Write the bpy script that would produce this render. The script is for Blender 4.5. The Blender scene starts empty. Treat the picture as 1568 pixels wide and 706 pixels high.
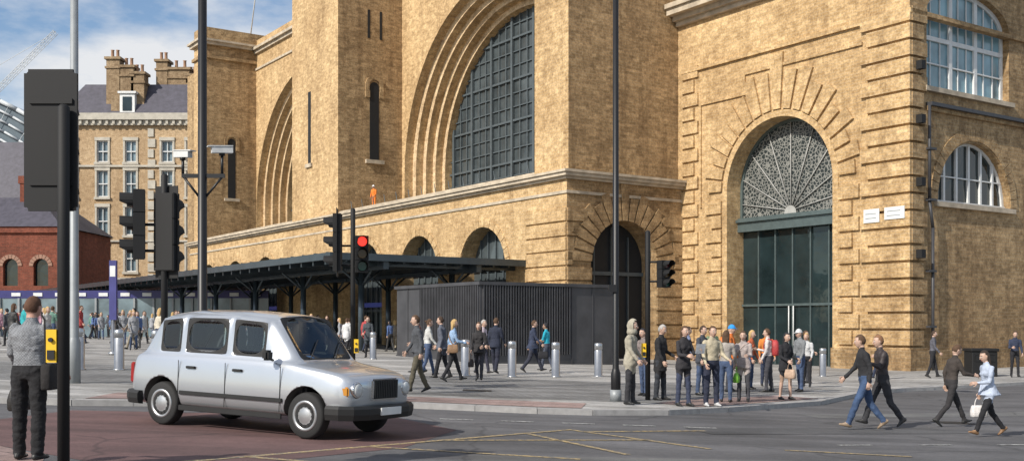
import bpy, bmesh, math, random
import numpy as np
from mathutils import Vector, Matrix, noise
random.seed(7)
R=math.radians
scene=bpy.context.scene
COL=scene.collection
CAMZ=1.64
def gz(x):
    return -0.035*max(-20,min(12,x))
# ------------------------------------------------------------ materials
_m={}
def nt(name):
    m=bpy.data.materials.new(name); m.use_nodes=True
    n=m.node_tree; n.nodes.clear()
    o=n.nodes.new('ShaderNodeOutputMaterial'); b=n.nodes.new('ShaderNodeBsdfPrincipled')
    n.links.new(b.outputs[0],o.inputs[0]); return m,n,b
def ramp(n,fac,stops):
    r=n.nodes.new('ShaderNodeValToRGB'); e=r.color_ramp.elements
    while len(e)<len(stops): e.new(0.5)
    for i,(p,c) in enumerate(stops):
        e[i].position=p; e[i].color=(c[0],c[1],c[2],1) if not isinstance(c,(int,float)) else (c,c,c,1)
    n.links.new(fac,r.inputs[0]); return r.outputs[0]
def mix(n,a,b,fac,mode='MULTIPLY'):
    m=n.nodes.new('ShaderNodeMix'); m.data_type='RGBA'; m.blend_type=mode
    if isinstance(fac,(int,float)): m.inputs[0].default_value=fac
    else: n.links.new(fac,m.inputs[0])
    for k,v in ((6,a),(7,b)):
        if isinstance(v,tuple): m.inputs[k].default_value=(v[0],v[1],v[2],1)
        else: n.links.new(v,m.inputs[k])
    return m.outputs[2]
def noi(n,scale,detail=4,vec=None,rough=.6):
    t=n.nodes.new('ShaderNodeTexNoise'); t.inputs['Scale'].default_value=scale; t.inputs['Detail'].default_value=detail
    t.inputs['Roughness'].default_value=rough
    if vec is not None: n.links.new(vec,t.inputs['Vector'])
    return t.outputs[0]
def objc(n,scale=None):
    t=n.nodes.new('ShaderNodeTexCoord'); v=t.outputs['Object']
    if scale:
        m=n.nodes.new('ShaderNodeMapping'); m.inputs['Scale'].default_value=scale; n.links.new(v,m.inputs[0]); v=m.outputs[0]
    return v
def bump(n,b,h,st,dist=.02):
    k=n.nodes.new('ShaderNodeBump'); k.inputs['Strength'].default_value=st; k.inputs['Distance'].default_value=dist
    n.links.new(h,k.inputs['Height']); n.links.new(k.outputs[0],b.inputs['Normal'])
def plain(name,c,rough=.6,metal=0,var=.25,scale=3,bs=0,emit=0):
    if name in _m: return _m[name]
    m,n,b=nt(name); v=objc(n)
    f=noi(n,scale,4,v)
    col=mix(n,(c[0],c[1],c[2]),ramp(n,f,[(.3,1-var),(.7,1+0*var)]),1.0)
    n.links.new(col,b.inputs['Base Color']); b.inputs['Roughness'].default_value=rough; b.inputs['Metallic'].default_value=metal
    if bs: bump(n,b,noi(n,scale*8,3,v),bs,.01)
    if emit:
        b.inputs['Emission Color'].default_value=(c[0],c[1],c[2],1); b.inputs['Emission Strength'].default_value=emit
    _m[name]=m; return m
def brick(name,c1,c2,mortar,bw=.46,bh=.15,stain=.5,grime=.8):
    m,n,b=nt(name); v=objc(n)
    s=n.nodes.new('ShaderNodeSeparateXYZ'); n.links.new(v,s.inputs[0])
    a=n.nodes.new('ShaderNodeMath'); a.operation='ADD'; n.links.new(s.outputs[0],a.inputs[0]); n.links.new(s.outputs[1],a.inputs[1])
    c=n.nodes.new('ShaderNodeCombineXYZ'); n.links.new(a.outputs[0],c.inputs[0]); n.links.new(s.outputs[2],c.inputs[1])
    t=n.nodes.new('ShaderNodeTexBrick'); t.inputs['Scale'].default_value=1
    t.inputs['Brick Width'].default_value=bw; t.inputs['Row Height'].default_value=bh; t.inputs['Mortar Size'].default_value=.012
    t.inputs['Color1'].default_value=(*c1,1); t.inputs['Color2'].default_value=(*c2,1); t.inputs['Mortar'].default_value=(*mortar,1)
    n.links.new(c.outputs[0],t.inputs['Vector'])
    f1=noi(n,2.6,4,v,.75); f2=noi(n,.22,3,v,.6)
    mp=n.nodes.new('ShaderNodeMapping'); mp.inputs['Scale'].default_value=(1.3,1.3,.09); n.links.new(v,mp.inputs[0])
    f3=noi(n,1.0,4,mp.outputs[0],.65)
    f4=noi(n,9,2,v,.8); f5=noi(n,.55,4,v,.7)
    k=mix(n,t.outputs[0],ramp(n,f1,[(.34,(.66,.61,.55)),(.62,(1.10,1.09,1.07))]),.9)
    k=mix(n,k,ramp(n,f2,[(.35,(.82,.77,.71)),(.65,(1.08,1.07,1.05))]),.9)
    k=mix(n,k,ramp(n,f3,[(.3,(.56,.52,.48)),(.52,(1,1,1))]),stain)
    k=mix(n,k,ramp(n,f4,[(.38,(.66,.63,.60)),(.58,(1.14,1.13,1.12))]),.7)
    k=mix(n,k,ramp(n,f5,[(.36,(.60,.57,.54)),(.50,(1,1,1))]),grime*.5)
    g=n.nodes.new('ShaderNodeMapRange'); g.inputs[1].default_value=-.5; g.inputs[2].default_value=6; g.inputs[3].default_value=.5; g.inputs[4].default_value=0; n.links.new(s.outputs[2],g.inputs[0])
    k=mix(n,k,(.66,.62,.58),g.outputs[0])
    n.links.new(k,b.inputs['Base Color']); b.inputs['Roughness'].default_value=.9
    bump(n,b,t.outputs[1],-.35,.012)
    return m
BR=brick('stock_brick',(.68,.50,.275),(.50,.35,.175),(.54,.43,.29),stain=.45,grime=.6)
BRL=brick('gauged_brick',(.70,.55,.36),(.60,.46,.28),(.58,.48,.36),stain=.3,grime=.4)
BRD=brick('stock_brick_shaded_aged',(.50,.355,.195),(.31,.215,.11),(.38,.305,.20),stain=.75,grime=1)  # darker stock brick: shade of the return faces painted in, plus real grime
BRH=brick('hotel_brick',(.56,.42,.26),(.47,.34,.20),(.5,.42,.32),stain=.3,grime=.4)
BRR=brick('red_brick',(.26,.07,.04),(.18,.05,.03),(.20,.11,.08))
STONE=plain('cornice_stone',(.58,.49,.37),.85,0,.45,1.6,.4)
STONE2=plain('pale_stone',(.55,.51,.43),.85,0,.3,1.5,.2)
WHITE=plain('white_paint',(.70,.71,.70),.5,0,.15)
LEAD=plain('lead_flashing',(.14,.16,.19),.55,0,.35,1)
SLATE=plain('slate',(.085,.08,.105),.6,0,.4,2,.3)
CANO=plain('canopy_metal',(.06,.08,.095),.25,.35,.3,1)
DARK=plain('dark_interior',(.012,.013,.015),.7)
BLK=plain('black_paint',(.007,.007,.008),.45,0,.2)
BLKM=plain('black_matt',(.006,.006,.0065),.7,0,.2)
STEEL=plain('brushed_steel',(.55,.56,.57),.32,.9,.2,6)
GREYP=plain('grey_paint',(.30,.32,.33),.5,.2,.2)
YEL=plain('yellow_plastic',(.80,.50,.02),.45,0,.1)
def glass_mat(name,c,rough=.08,wav=.15):
    m,n,b=nt(name); v=objc(n); f=noi(n,.5,3,v)
    n.links.new(mix(n,(c[0],c[1],c[2]),ramp(n,f,[(.3,.55),(.7,1.4)]),1),b.inputs['Base Color'])
    b.inputs['Roughness'].default_value=rough; b.inputs['IOR'].default_value=1.55
    bump(n,b,noi(n,1.3,2,v),wav,.03); return m
GLS=glass_mat('window_glass',(.06,.073,.078),.10)
GLD=glass_mat('dark_glass',(.016,.027,.029),.06,.4)
GLB=glass_mat('sky_lit_glass',(.16,.22,.25),.1)
GLC=glass_mat('curtained_glass',(.19,.33,.39),.15)
def lattice():
    m,n,b=nt('lattice_fanlight'); v=objc(n)
    t=n.nodes.new('ShaderNodeTexVoronoi'); t.feature='DISTANCE_TO_EDGE'; t.inputs['Scale'].default_value=5.6; n.links.new(v,t.inputs['Vector'])
    n.links.new(ramp(n,t.outputs['Distance'],[(.05,(.22,.22,.20)),(.13,(.018,.025,.025))]),b.inputs['Base Color']); b.inputs['Roughness'].default_value=.5
    return m
LAT=lattice()
def ground_mat(name,c,sc=1.0,cracks=True,var=.35,slab=None):
    m,n,b=nt(name); v=objc(n)
    f=noi(n,.35*sc,4,v); g=noi(n,9*sc,4,v,.8); g2=noi(n,60,2,v,.8)
    k=mix(n,(c[0],c[1],c[2]),ramp(n,f,[(.3,1-var),(.7,1.25)]),1)
    k=mix(n,k,ramp(n,g,[(.3,.75),(.7,1.15)]),.8)
    k=mix(n,k,ramp(n,g2,[(.3,.6),(.7,1.4)]),.5)
    mp=n.nodes.new('ShaderNodeMapping'); mp.inputs['Scale'].default_value=(.08,1.2,1); mp.inputs['Rotation'].default_value=(0,0,.12); n.links.new(v,mp.inputs[0])
    k=mix(n,k,ramp(n,noi(n,1,4,mp.outputs[0]),[(.35,.7),(.6,1.12)]),.9)
    sp=n.nodes.new('ShaderNodeTexVoronoi'); sp.inputs['Scale'].default_value=1.7; n.links.new(v,sp.inputs['Vector'])
    k=mix(n,k,ramp(n,sp.outputs['Distance'],[(.05,.6),(.09,1)]),.6)
    if slab:
        t=n.nodes.new('ShaderNodeTexBrick'); t.inputs['Scale'].default_value=1; t.inputs['Brick Width'].default_value=slab[0]; t.inputs['Row Height'].default_value=slab[1]
        t.inputs['Mortar Size'].default_value=.012; t.inputs['Color1'].default_value=(1,1,1,1); t.inputs['Color2'].default_value=(.78,.77,.75,1); t.inputs['Mortar'].default_value=(.4,.4,.4,1)
        mp2=n.nodes.new('ShaderNodeMapping'); mp2.inputs['Rotation'].default_value=(0,0,R(34.5)); n.links.new(v,mp2.inputs[0]); n.links.new(mp2.outputs[0],t.inputs['Vector'])
        k=mix(n,k,t.outputs[0],1)
    else:
        cr=n.nodes.new('ShaderNodeTexVoronoi'); cr.feature='DISTANCE_TO_EDGE'; cr.inputs['Scale'].default_value=.16
        wv=n.nodes.new('ShaderNodeVectorMath'); wv.operation='ADD'; nz=n.nodes.new('ShaderNodeTexNoise'); nz.inputs['Scale'].default_value=.8; n.links.new(v,nz.inputs['Vector'])
        n.links.new(v,wv.inputs[0]); n.links.new(nz.outputs[1],wv.inputs[1]); n.links.new(wv.outputs[0],cr.inputs['Vector'])
        k=mix(n,k,ramp(n,cr.outputs['Distance'],[(.002,.45),(.006,1)]),.7)
    n.links.new(k,b.inputs['Base Color']); b.inputs['Roughness'].default_value=.85
    bump(n,b,g2,.3,.01); return m
ASPH=ground_mat('asphalt',(.112,.110,.114))
REDA=ground_mat('red_asphalt',(.135,.075,.071))
PAVE=ground_mat('paving_slabs',(.40,.39,.375),slab=(.9,.6))
LANE=ground_mat('grey_setts',(.24,.238,.235),slab=(.3,.15))
TACT=ground_mat('pink_tactile_paving',(.33,.235,.215),slab=(.4,.4))
KERB=plain('granite_kerb',(.38,.37,.36),.8,0,.3,5)
def paintline(name,c,thr=.42):
    m,n,b=nt(name); v=objc(n); f=noi(n,14,5,v,.8)
    n.links.new(mix(n,(.11,.11,.11),(c[0],c[1],c[2]),ramp(n,f,[(thr-.08,0),(thr+.08,1)]),'MIX'),b.inputs['Base Color']); b.inputs['Roughness'].default_value=.7; return m
YLINE=paintline('worn_yellow_paint',(.48,.35,.16),.50)
WLINE=paintline('worn_white_paint',(.5,.5,.48),.5)
# ------------------------------------------------------------ helpers
def mkobj(name,bm,mats,parent=None,smooth=False,loc=None,recalc=True):
    if recalc: bmesh.ops.recalc_face_normals(bm,faces=bm.faces)
    me=bpy.data.meshes.new(name); bm.to_mesh(me); bm.free()
    for m in (mats if isinstance(mats,(list,tuple)) else [mats]): me.materials.append(m)
    if smooth:
        for p in me.polygons: p.use_smooth=True
    o=bpy.data.objects.new(name,me); COL.objects.link(o)
    if parent: o.parent=parent
    if loc: o.location=loc
    return o
def empty(name,loc=(0,0,0),rz=0):
    e=bpy.data.objects.new(name,None); e.location=loc; e.rotation_euler=(0,0,rz); e.empty_display_size=.5; COL.objects.link(e); return e
def box(bm,x0,x1,y0,y1,z0,z1,mi=0):
    v=[bm.verts.new(p) for p in ((x0,y0,z0),(x1,y0,z0),(x1,y1,z0),(x0,y1,z0),(x0,y0,z1),(x1,y0,z1),(x1,y1,z1),(x0,y1,z1))]
    for f in ((3,2,1,0),(4,5,6,7),(0,1,5,4),(1,2,6,5),(2,3,7,6),(3,0,4,7)):
        q=bm.faces.new([v[i] for i in f]); q.material_index=mi
    return v
def quad(bm,pts,mi=0):
    f=bm.faces.new([bm.verts.new(p) for p in pts]); f.material_index=mi; return f
def ringpts(c,ax,ay,n): return [c+ax*math.cos(2*math.pi*i/n)+ay*math.sin(2*math.pi*i/n) for i in range(n)]
def tube(bm,rings,mi=0,cap=True,smooth=True):
    vs=[[bm.verts.new(p) for p in r] for r in rings]; n=len(vs[0])
    for a,b in zip(vs,vs[1:]):
        for i in range(n):
            f=bm.faces.new((a[i],a[(i+1)%n],b[(i+1)%n],b[i])); f.material_index=mi; f.smooth=smooth
    if cap:
        for r,rev in ((vs[0],True),(vs[-1],False)):
            f=bm.faces.new(list(reversed(r)) if rev else r); f.material_index=mi
def limb(bm,p0,p1,r0,r1,n=10,mi=0,xd=None,flat=1.0):
    p0=Vector(p0); p1=Vector(p1); d=(p1-p0).normalized()
    x=Vector(xd) if xd is not None else (Vector((0,1,0)) if abs(d.y)<.9 else Vector((1,0,0)))
    x=(x-d*x.dot(d)).normalized(); y=d.cross(x)
    rg=[]
    for a in (80,45,0):
        rg.append(ringpts(p0-d*r0*math.sin(R(a)),x*r0*math.cos(R(a)),y*r0*math.cos(R(a))*flat,n))
    for a in (0,45,80):
        rg.append(ringpts(p1+d*r1*math.sin(R(a)),x*r1*math.cos(R(a)),y*r1*math.cos(R(a))*flat,n))
    tube(bm,rg,mi)
def cyl(bm,p0,p1,r0,r1=None,n=16,mi=0):
    r1=r0 if r1 is None else r1
    p0=Vector(p0); p1=Vector(p1); d=(p1-p0).normalized()
    x=Vector((0,1,0)) if abs(d.y)<.9 else Vector((1,0,0)); x=(x-d*x.dot(d)).normalized(); y=d.cross(x)
    tube(bm,[ringpts(p0,x*r0,y*r0,n),ringpts(p1,x*r1,y*r1,n)],mi)
def lathe(bm,prof,axis='z',c=(0,0,0),n=24,mi=0):
    c=Vector(c); rg=[]
    for r,h in prof:
        if axis=='z': rg.append(ringpts(c+Vector((0,0,h)),Vector((r,0,0)),Vector((0,r,0)),n))
        else: rg.append(ringpts(c+Vector((0,h,0)),Vector((r,0,0)),Vector((0,0,r)),n))
    tube(bm,rg,mi)
# ------------------------------------------------------------ ground sheets
def sheet(name,pts,dz,mat,skirt=0,smat=None):
    bm=bmesh.new(); f=bm.faces.new([bm.verts.new((x,y,0)) for x,y in pts])
    for xx in (-20,12):
        bmesh.ops.bisect_plane(bm,geom=bm.verts[:]+bm.edges[:]+bm.faces[:],plane_co=(xx,0,0),plane_no=(1,0,0))
    for v in bm.verts: v.co.z=gz(v.co.x)+dz
    bmesh.ops.recalc_face_normals(bm,faces=bm.faces)
    if bm.faces and bm.faces[:][0].normal.z<0:
        for f in bm.faces: f.normal_flip()
    if skirt:
        be=[e for e in bm.edges if len(e.link_faces)==1]
        r=bmesh.ops.extrude_edge_only(bm,edges=be)
        for v in [g for g in r['geom'] if isinstance(g,bmesh.types.BMVert)]: v.co.z-=skirt
        for f in bm.faces:
            if abs(f.normal.z)<.5: f.material_index=1
    return mkobj(name,bm,[mat,smat or mat],recalc=False)
S=1500
sheet('ground',[(-S,-60),(S,-60),(S,S),(-S,S)],-.108,ASPH)
sheet('road',[(-90,-20),(90,-20),(90,60),(-90,60)],-.104,ASPH)
pv=[(-90,19.5),(-7.97,19.5),(-5,20.6),(-1.97,21.6),(.5,21.3),(1.6,21.4),(3.2,22.1),(4.7,23.5),(7.74,27.0),(9.6,30.5),(11.5,34)]
pv+=[(11.5+.824*k,34+.566*k) for k in (3,100)]+[(93,200),(-90,200)]
sheet('pavement',pv,0,PAVE,.12,KERB)
bm=bmesh.new()
for (xa,ya),(xb,yb) in zip(pv[:12],pv[1:12]):
    d=Vector((xb-xa,yb-ya)); L=d.length; d/=L; nn=Vector((-d.y,d.x)); k=max(1,int(L/.9))
    for i in range(k):
        a=Vector((xa,ya))+d*(L*i/k+.006)-nn*.02; b=Vector((xa,ya))+d*(L*(i+1)/k-.006)-nn*.02
        q=[a,b,b+nn*.27,a+nn*.27]
        vs=[bm.verts.new((p.x,p.y,gz(p.x)-.12)) for p in q]+[bm.verts.new((p.x,p.y,gz(p.x)+.006)) for p in q]
        for f in ((4,5,6,7),(0,1,5,4),(1,2,6,5),(2,3,7,6),(3,0,4,7)): bm.faces.new([vs[j] for j in f])
mkobj('kerb',bm,KERB)
sheet('near_pavement',[(-30,13.2),(-6.6,13.2),(-5.2,12.0),(-4.75,10.8),(-4.7,2),(-30,2)],0,TACT,.12,KERB)
sheet('setts_lane',[(-16,24.4),(3.5,24.0),(7.5,29.5),(9.5,33),(-16,32.5)],.004,LANE)
sheet('tactile_paving',[(-7.9,19.9),(-5,21.0),(-1.97,22.0),(.5,21.7),(1.4,21.75),(1.6,23.2),(-2,23.4),(-7.9,21.6)],.008,TACT)
sheet('tactile_paving',[(4.0,23.3),(5.0,24.4),(8.0,28),(7.0,28.6),(4.2,25.6),(3.2,24.1)],.008,TACT)
sheet('red_surfacing',[(-8.5,13.6),(-7.6,18.6),(-2.2,19.6),(-.9,17.5),(-1.5,14.8),(-4.0,11.5),(-4.6,9),(-4.6,12.2),(-6.4,13.5)],-.100,REDA)
def line(p,q,w=.11,dz=-.096,mat=YLINE,name='road_marking'):
    a=Vector(p);b=Vector(q);d=(b-a).normalized();n=Vector((-d.y,d.x))*w/2
    sheet(name,[tuple(a+n),tuple(a-n),tuple(b-n),tuple(b+n)],dz,mat)
line((-4.3,12.1),(.95,18.2)); line((.95,18.25),(2.95,16.0)); line((.2,17.4),(1.6,14.9)); line((-2.0,14.8),(.9,14.2))
line((-1.0,15.9),(2.2,17.0)); line((4.1,16.2),(5.9,15.9)); line((-3.3,13.3),(-.6,12.4)); line((1.2,17.95),(3.4,18.9))
for i in range(5): line((-1.3+i*1.1,19.4+i*.02),(-.7+i*1.1,19.42+i*.02),.12,-.096,WLINE)
for i in range(4): line((5.2+i*1.5,17.2+i*.5),(5.8+i*1.5,17.4+i*.5),.1,-.096,WLINE)
CI=plain('cast_iron',(.04,.038,.036),.6,.4,.3,20,.5)
sheet('manhole_cover',[(5.0,14.6),(6.2,14.7),(6.1,15.3),(4.9,15.2)],-.098,CI)
sheet('manhole_cover',[(-1.2,26.0),(-.5,26.0),(-.5,26.6),(-1.2,26.6)],.009,CI)
sheet('manhole_cover',[(9.0,22.4),(9.7,22.5),(9.6,23.1),(8.9,23.0)],-.098,CI)
sheet('asphalt_patch',[(3.4,18.3),(8.6,20.2),(8.2,21.2),(3.1,19.3)],-.098,ground_mat('new_asphalt',(.085,.085,.088)))
sheet('asphalt_patch',[(-.5,13.6),(4,14.2),(3.9,14.9),(-.6,14.3)],-.101,ground_mat('old_asphalt',(.13,.128,.125)))
sheet('asphalt_patch',[(6.5,22.8),(14,26.5),(13.6,27.3),(6.3,23.6)],-.101,ground_mat('older_asphalt',(.15,.15,.148)))
# ------------------------------------------------------------ station
ST=empty('railway_station',(2.82,55.36,0),math.atan2(-.824,.566))
FR=lambda yy:(lambda u,z,w:(u,yy+w,z))
RT=lambda xx:(lambda u,z,w:(xx-w,u,z))
def outline(c,rr,zb,zs,n=32):
    return [(c-rr,zb)]+[(c-rr*math.cos(math.pi*i/n),zs+rr*math.sin(math.pi*i/n)) for i in range(n+1)]+[(c+rr,zb)]
def ringface(bm,M,o1,o2,w,mi=0):
    for i in range(len(o1)-1):
        quad(bm,[M(*o1[i],w),M(*o1[i+1],w),M(*o2[i+1],w),M(*o2[i],w)],mi)
def reveal(bm,M,o,w0,w1,mi=0):
    for i in range(len(o)-1): quad(bm,[M(*o[i],w0),M(*o[i+1],w0),M(*o[i+1],w1),M(*o[i],w1)],mi)
def fill(bm,M,o,w,mi=0): quad(bm,[M(u,z,w) for u,z in o],mi)
def awall(bm,M,u0,u1,z0,z1,holes,th,mi=0,w=0):
    x=u0
    for c,h,zb,zs in sorted(holes):
        quad(bm,[M(x,z0,w),M(c-h,z0,w),M(c-h,z1,w),M(x,z1,w)],mi); x=c+h
        if zb>z0: quad(bm,[M(c-h,z0,w),M(c+h,z0,w),M(c+h,zb,w),M(c-h,zb,w)],mi)
        o=outline(c,h,zb,zs)
        for (a,za),(b,zb2) in zip(o[1:-1],o[2:-1]):
            quad(bm,[M(a,za,w),M(b,zb2,w),M(b,z1,w),M(a,z1,w)],mi)
        reveal(bm,M,o,w,w+th,mi); 
        if zb>z0: quad(bm,[M(c-h,zb,w),M(c+h,zb,w),M(c+h,zb,w+th),M(c-h,zb,w+th)],mi)
    quad(bm,[M(x,z0,w),M(u1,z0,w),M(u1,z1,w),M(x,z1,w)],mi)
def mbox(bm,M,u0,u1,z0,z1,w0,w1,mi=0):
    v=[bm.verts.new(M(u,z,w)) for u,z,w in ((u0,z0,w0),(u1,z0,w0),(u1,z0,w1),(u0,z0,w1),(u0,z1,w0),(u1,z1,w0),(u1,z1,w1),(u0,z1,w1))]
    for f in ((3,2,1,0),(4,5,6,7),(0,1,5,4),(1,2,6,5),(2,3,7,6),(3,0,4,7)):
        q=bm.faces.new([v[i] for i in f]); q.material_index=mi
def wedge(bm,M,c,zs,r0,r1,a0,a1,w0,w1,mi=0):
    P=lambda r,a:(c+r*math.sin(a),zs+r*math.cos(a))
    q=[P(r0,a0),P(r1,a0),P(r1,a1),P(r0,a1)]
    v=[bm.verts.new(M(u,z,w0)) for u,z in q]+[bm.verts.new(M(u,z,w1)) for u,z in q]
    for f in ((0,1,2,3),(7,6,5,4),(0,1,5,4),(1,2,6,5),(2,3,7,6),(3,0,4,7)):
        g=bm.faces.new([v[i] for i in f]); g.material_index=mi
def vouss(bm,M,c,zs,r,n,rout,proud=.07,lip=.0,gap=.05):
    for i in range(n):
        a0=-math.pi/2+math.pi*i/n; a1=-math.pi/2+math.pi*(i+1)/n
        wedge(bm,M,c,zs,r+lip,rout(i),a0+gap/ (r+1),a1-gap/(r+1),-proud,.02)
def courses(bm,M,u0,u1,z0,z1,hole=None,hgt=.76,gap=.09,proud=.07,ring=1.5,alt=0):
    z=z0;k=0
    while z+hgt<=z1+.01:
        segs=[(u0+(alt if k%2 else 0),u1)]
        if hole:
            c,h,zs=hole; zt=z+hgt/2
            if zt<zs: hw=h
            elif zt-zs<h+ring: hw=math.sqrt((h+ring)**2-(zt-zs)**2)
            else: hw=0
            if hw>0: segs=[(u0,c-hw-.0),(c+hw,u1)]
        for a,b in segs:
            if b-a>.15: mbox(bm,M,a,b,z,z+hgt-gap,-proud,.02)
        z+=hgt;k+=1
B=bmesh.new(); BD=bmesh.new(); SN=bmesh.new(); LT=bmesh.new()
GL=bmesh.new(); MU=bmesh.new(); DK=bmesh.new()
TOPC=9.55
ah=2.42; zs=4.8
cent=[-8,-15.4,-22.8,-32.2,-41,-48,-55]
F0=FR(0.0)
awall(B,F0,-60.5,0,-1,TOPC-1.1,[(c,ah,-1,zs) for c in cent],1.0)
quad(B,[(-60.5,0,TOPC-1.1),(0,0,TOPC-1.1),(0,0,TOPC),(-60.5,0,TOPC)])
for c in cent:
    fill(GL,F0,outline(c,ah,-1,zs),1.0)
    for k in (-1.6,-.8,0,.8,1.6): mbox(MU,F0,c+k-.04,c+k+.04,-1,zs+math.sqrt(max(0,ah*ah-k*k)),.9,.99)
    for zz in (2.6,4.8): mbox(MU,F0,c-ah,c+ah,zz-.08,zz+.08,.88,.985)
    for (ra,rb,pr) in ((ah+.02,ah+.45,.06),):
        for i in range(15):
            a0=-math.pi/2+math.pi*i/15; wedge(B,F0,c,zs,ra,rb,a0+.008,a0+math.pi/15-.008,-pr,.02)
courses(B,F0,-3.6,-.0,-.6,8.2,None,gap=.11,proud=.1)
F1=RT(0.0)
awall(BD,F1,0,8.11,-1,TOPC,[(3.86,2.28,-1,4.9)],1.2)
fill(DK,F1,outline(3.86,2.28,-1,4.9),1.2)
for k in (-1.2,0,1.2): mbox(MU,F1,3.86+k-.04,3.86+k+.04,-1,6.9-abs(k)*.4,1.08,1.19)
mbox(MU,F1,1.6,6.1,4.3,4.5,1.05,1.18)
courses(BD,F1,0,8.11,-.6,8.2,(3.86,2.28,4.9),ring=1.3,gap=.11,proud=.1)
vouss(BD,F1,3.86,4.9,2.28,17,lambda i:2.28+(1.25 if i%2 else 1.6)+(.35 if i==8 else 0),proud=.1,gap=.06)
for (z0,z1,pj) in ((TOPC-1.15,TOPC-1.0,.08),(TOPC-.42,TOPC-.28,.18),(TOPC-.28,TOPC-.1,.36),(TOPC-.1,TOPC+.03,.46)):
    box(SN,-60.5,pj,-pj,.0 if z1<TOPC-.9 else .3,z0,z1)
    box(SN,-.0,pj,.301 if z1>TOPC-.9 else .001,8.10,z0,z1)
box(SN,-60.5,-.01,.301,6,TOPC-.25,TOPC-.004)
box(SN,-28,-3.4,.5,5.69,TOPC-.004,TOPC+.35); box(SN,-57.8,-36.4,.5,5.69,TOPC-.004,TOPC+.35)
box(B,-3.4,-.4,.4,9.6,TOPC,36); 
UR=RT(-.4)
mbox(BD,UR,.405,9.55,TOPC+.02,36,-.012,.1)
def slit(xc,yc):
    M=RT(xc)
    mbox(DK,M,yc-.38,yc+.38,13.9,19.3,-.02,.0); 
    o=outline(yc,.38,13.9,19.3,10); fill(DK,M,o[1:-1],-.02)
    o2=outline(yc,.75,19.0,19.4,14); o3=outline(yc,.45,19.0,19.4,14)
    ringface(BD,M,o2,o3,-.10); reveal(BD,M,o2,-.10,0); reveal(BD,M,o3,-.10,0)
    mbox(SN,M,yc-.75,yc+.75,13.6,13.88,-.2,0)
    mbox(BD,M,yc-.75,yc-.40,18.5,19.0,-.10,0); mbox(BD,M,yc+.40,yc+.75,18.5,19.0,-.10,0)
box(B,-36.4,-28,.4,8.2,TOPC,40); mbox(BD,RT(-28),.405,5.7,TOPC+.4,40,-.012,.1)
box(B,-36.8,-27.6,-.15,.0,0,TOPC-1.2)
slit(-27.985,3.35)
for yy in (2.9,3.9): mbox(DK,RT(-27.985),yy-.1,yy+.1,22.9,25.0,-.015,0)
box(B,-60.5,-57.8,.4,8.2,TOPC,28.6); mbox(BD,RT(-57.8),.405,5.7,TOPC+.4,28.6,-.012,.1)
slit(-57.785,3.2)
for (z0,z1,pj) in ((27.2,27.5,.2),(28.5,28.8,.35),(28.8,29.0,.55),(29.0,30.2,.0)): box(BD if z1>30 or z0<28 else SN,-60.5-pj,-57.8+pj,.4-pj,8.2,z0,z1)
box(BD,-66,-60.6,1.5,20,-1,27)
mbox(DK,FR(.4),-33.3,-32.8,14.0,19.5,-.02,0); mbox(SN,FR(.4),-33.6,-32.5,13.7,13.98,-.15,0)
RW=FR(5.7); zsp=CAMZ+11.3
for (c,u0,u1) in ((-15.7,-28,-3.4),(-45.9,-57.8,-34.0)):
    R0=11.9
    awall(B,RW,u0,u1,TOPC-.3,28.2,[(c,R0,TOPC-.3,zsp)] if c>-20 else [(c-0,11.85,TOPC-.3,zsp)],.7)
    rr=[R0,R0-.5,R0-.95,R0-1.35,R0-1.75]; w=.7
    for k in range(4):
        o1=outline(c,rr[k],TOPC-.3,zsp,48); o2=outline(c,rr[k+1],TOPC-.3,zsp,48)
        ringface(LT,RW,o1,o2,w); reveal(B,RW,o2,w,w+.6); w+=.6
    rg=rr[-1]; fill(GL,RW,outline(c,rg,TOPC-.3,zsp,48),w)
    x=-rg+.55;i=0
    while x<rg:
        t=.05 if i%3 else .11
        mbox(MU,RW,c+x-t,c+x+t,TOPC,zsp+math.sqrt(max(0,rg*rg-x*x)),w-.22 if i%3==0 else w-.1,w-.004); x+=.86;i+=1
    z=TOPC+.5;i=0
    while z<zsp+rg:
        hw=rg if z<zsp else math.sqrt(rg*rg-(z-zsp)**2)
        t=.035 if i%3 else .07
        mbox(MU,RW,c-hw,c+hw,z-t,z+t,w-.12 if i%3 else w-.17,w-.006); z+=.95;i+=1
for (z0,z1,pj) in ((26.6,26.8,.12),(28.2,28.5,.25),(28.5,28.75,.5)): box(SN,-57.8,-3.4,5.7-pj,6.6,z0,z1)
box(B,-57.8,-3.4,5.75,6.6,28.75,29.6)
for i in range(14):
    cyl(MU,(-4.5-i*1.7,.9,TOPC),(-4.5-i*1.7-.3,.9,TOPC+1.0),.025,n=6)
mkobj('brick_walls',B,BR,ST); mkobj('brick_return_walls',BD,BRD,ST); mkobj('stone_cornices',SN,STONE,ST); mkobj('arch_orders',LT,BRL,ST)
mkobj('window_glass',GL,GLS,ST); mkobj('window_mullions',MU,plain('mullion_paint',(.09,.11,.12),.5),ST); mkobj('dark_openings',DK,DARK,ST)
bm=bmesh.new(); cyl(bm,(-59.5,1,29),(-59.5,1,40),.12,.06,8); cyl(bm,(-47,7,29),(-47,7,42),.12,.06,8); cyl(bm,(-59.0,5.4,29),(-55,5.4,40),.07,.05,8)
mkobj('roof_flagpoles',bm,WHITE,ST)
bm=bmesh.new()
for c in cent: mbox(bm,F0,c-2.2,c+2.2,2.85,3.15,.6,.86)
mkobj('shop_fascias',bm,plain('blue_fascia',(.03,.04,.18),.4,emit=.4),ST)
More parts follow.
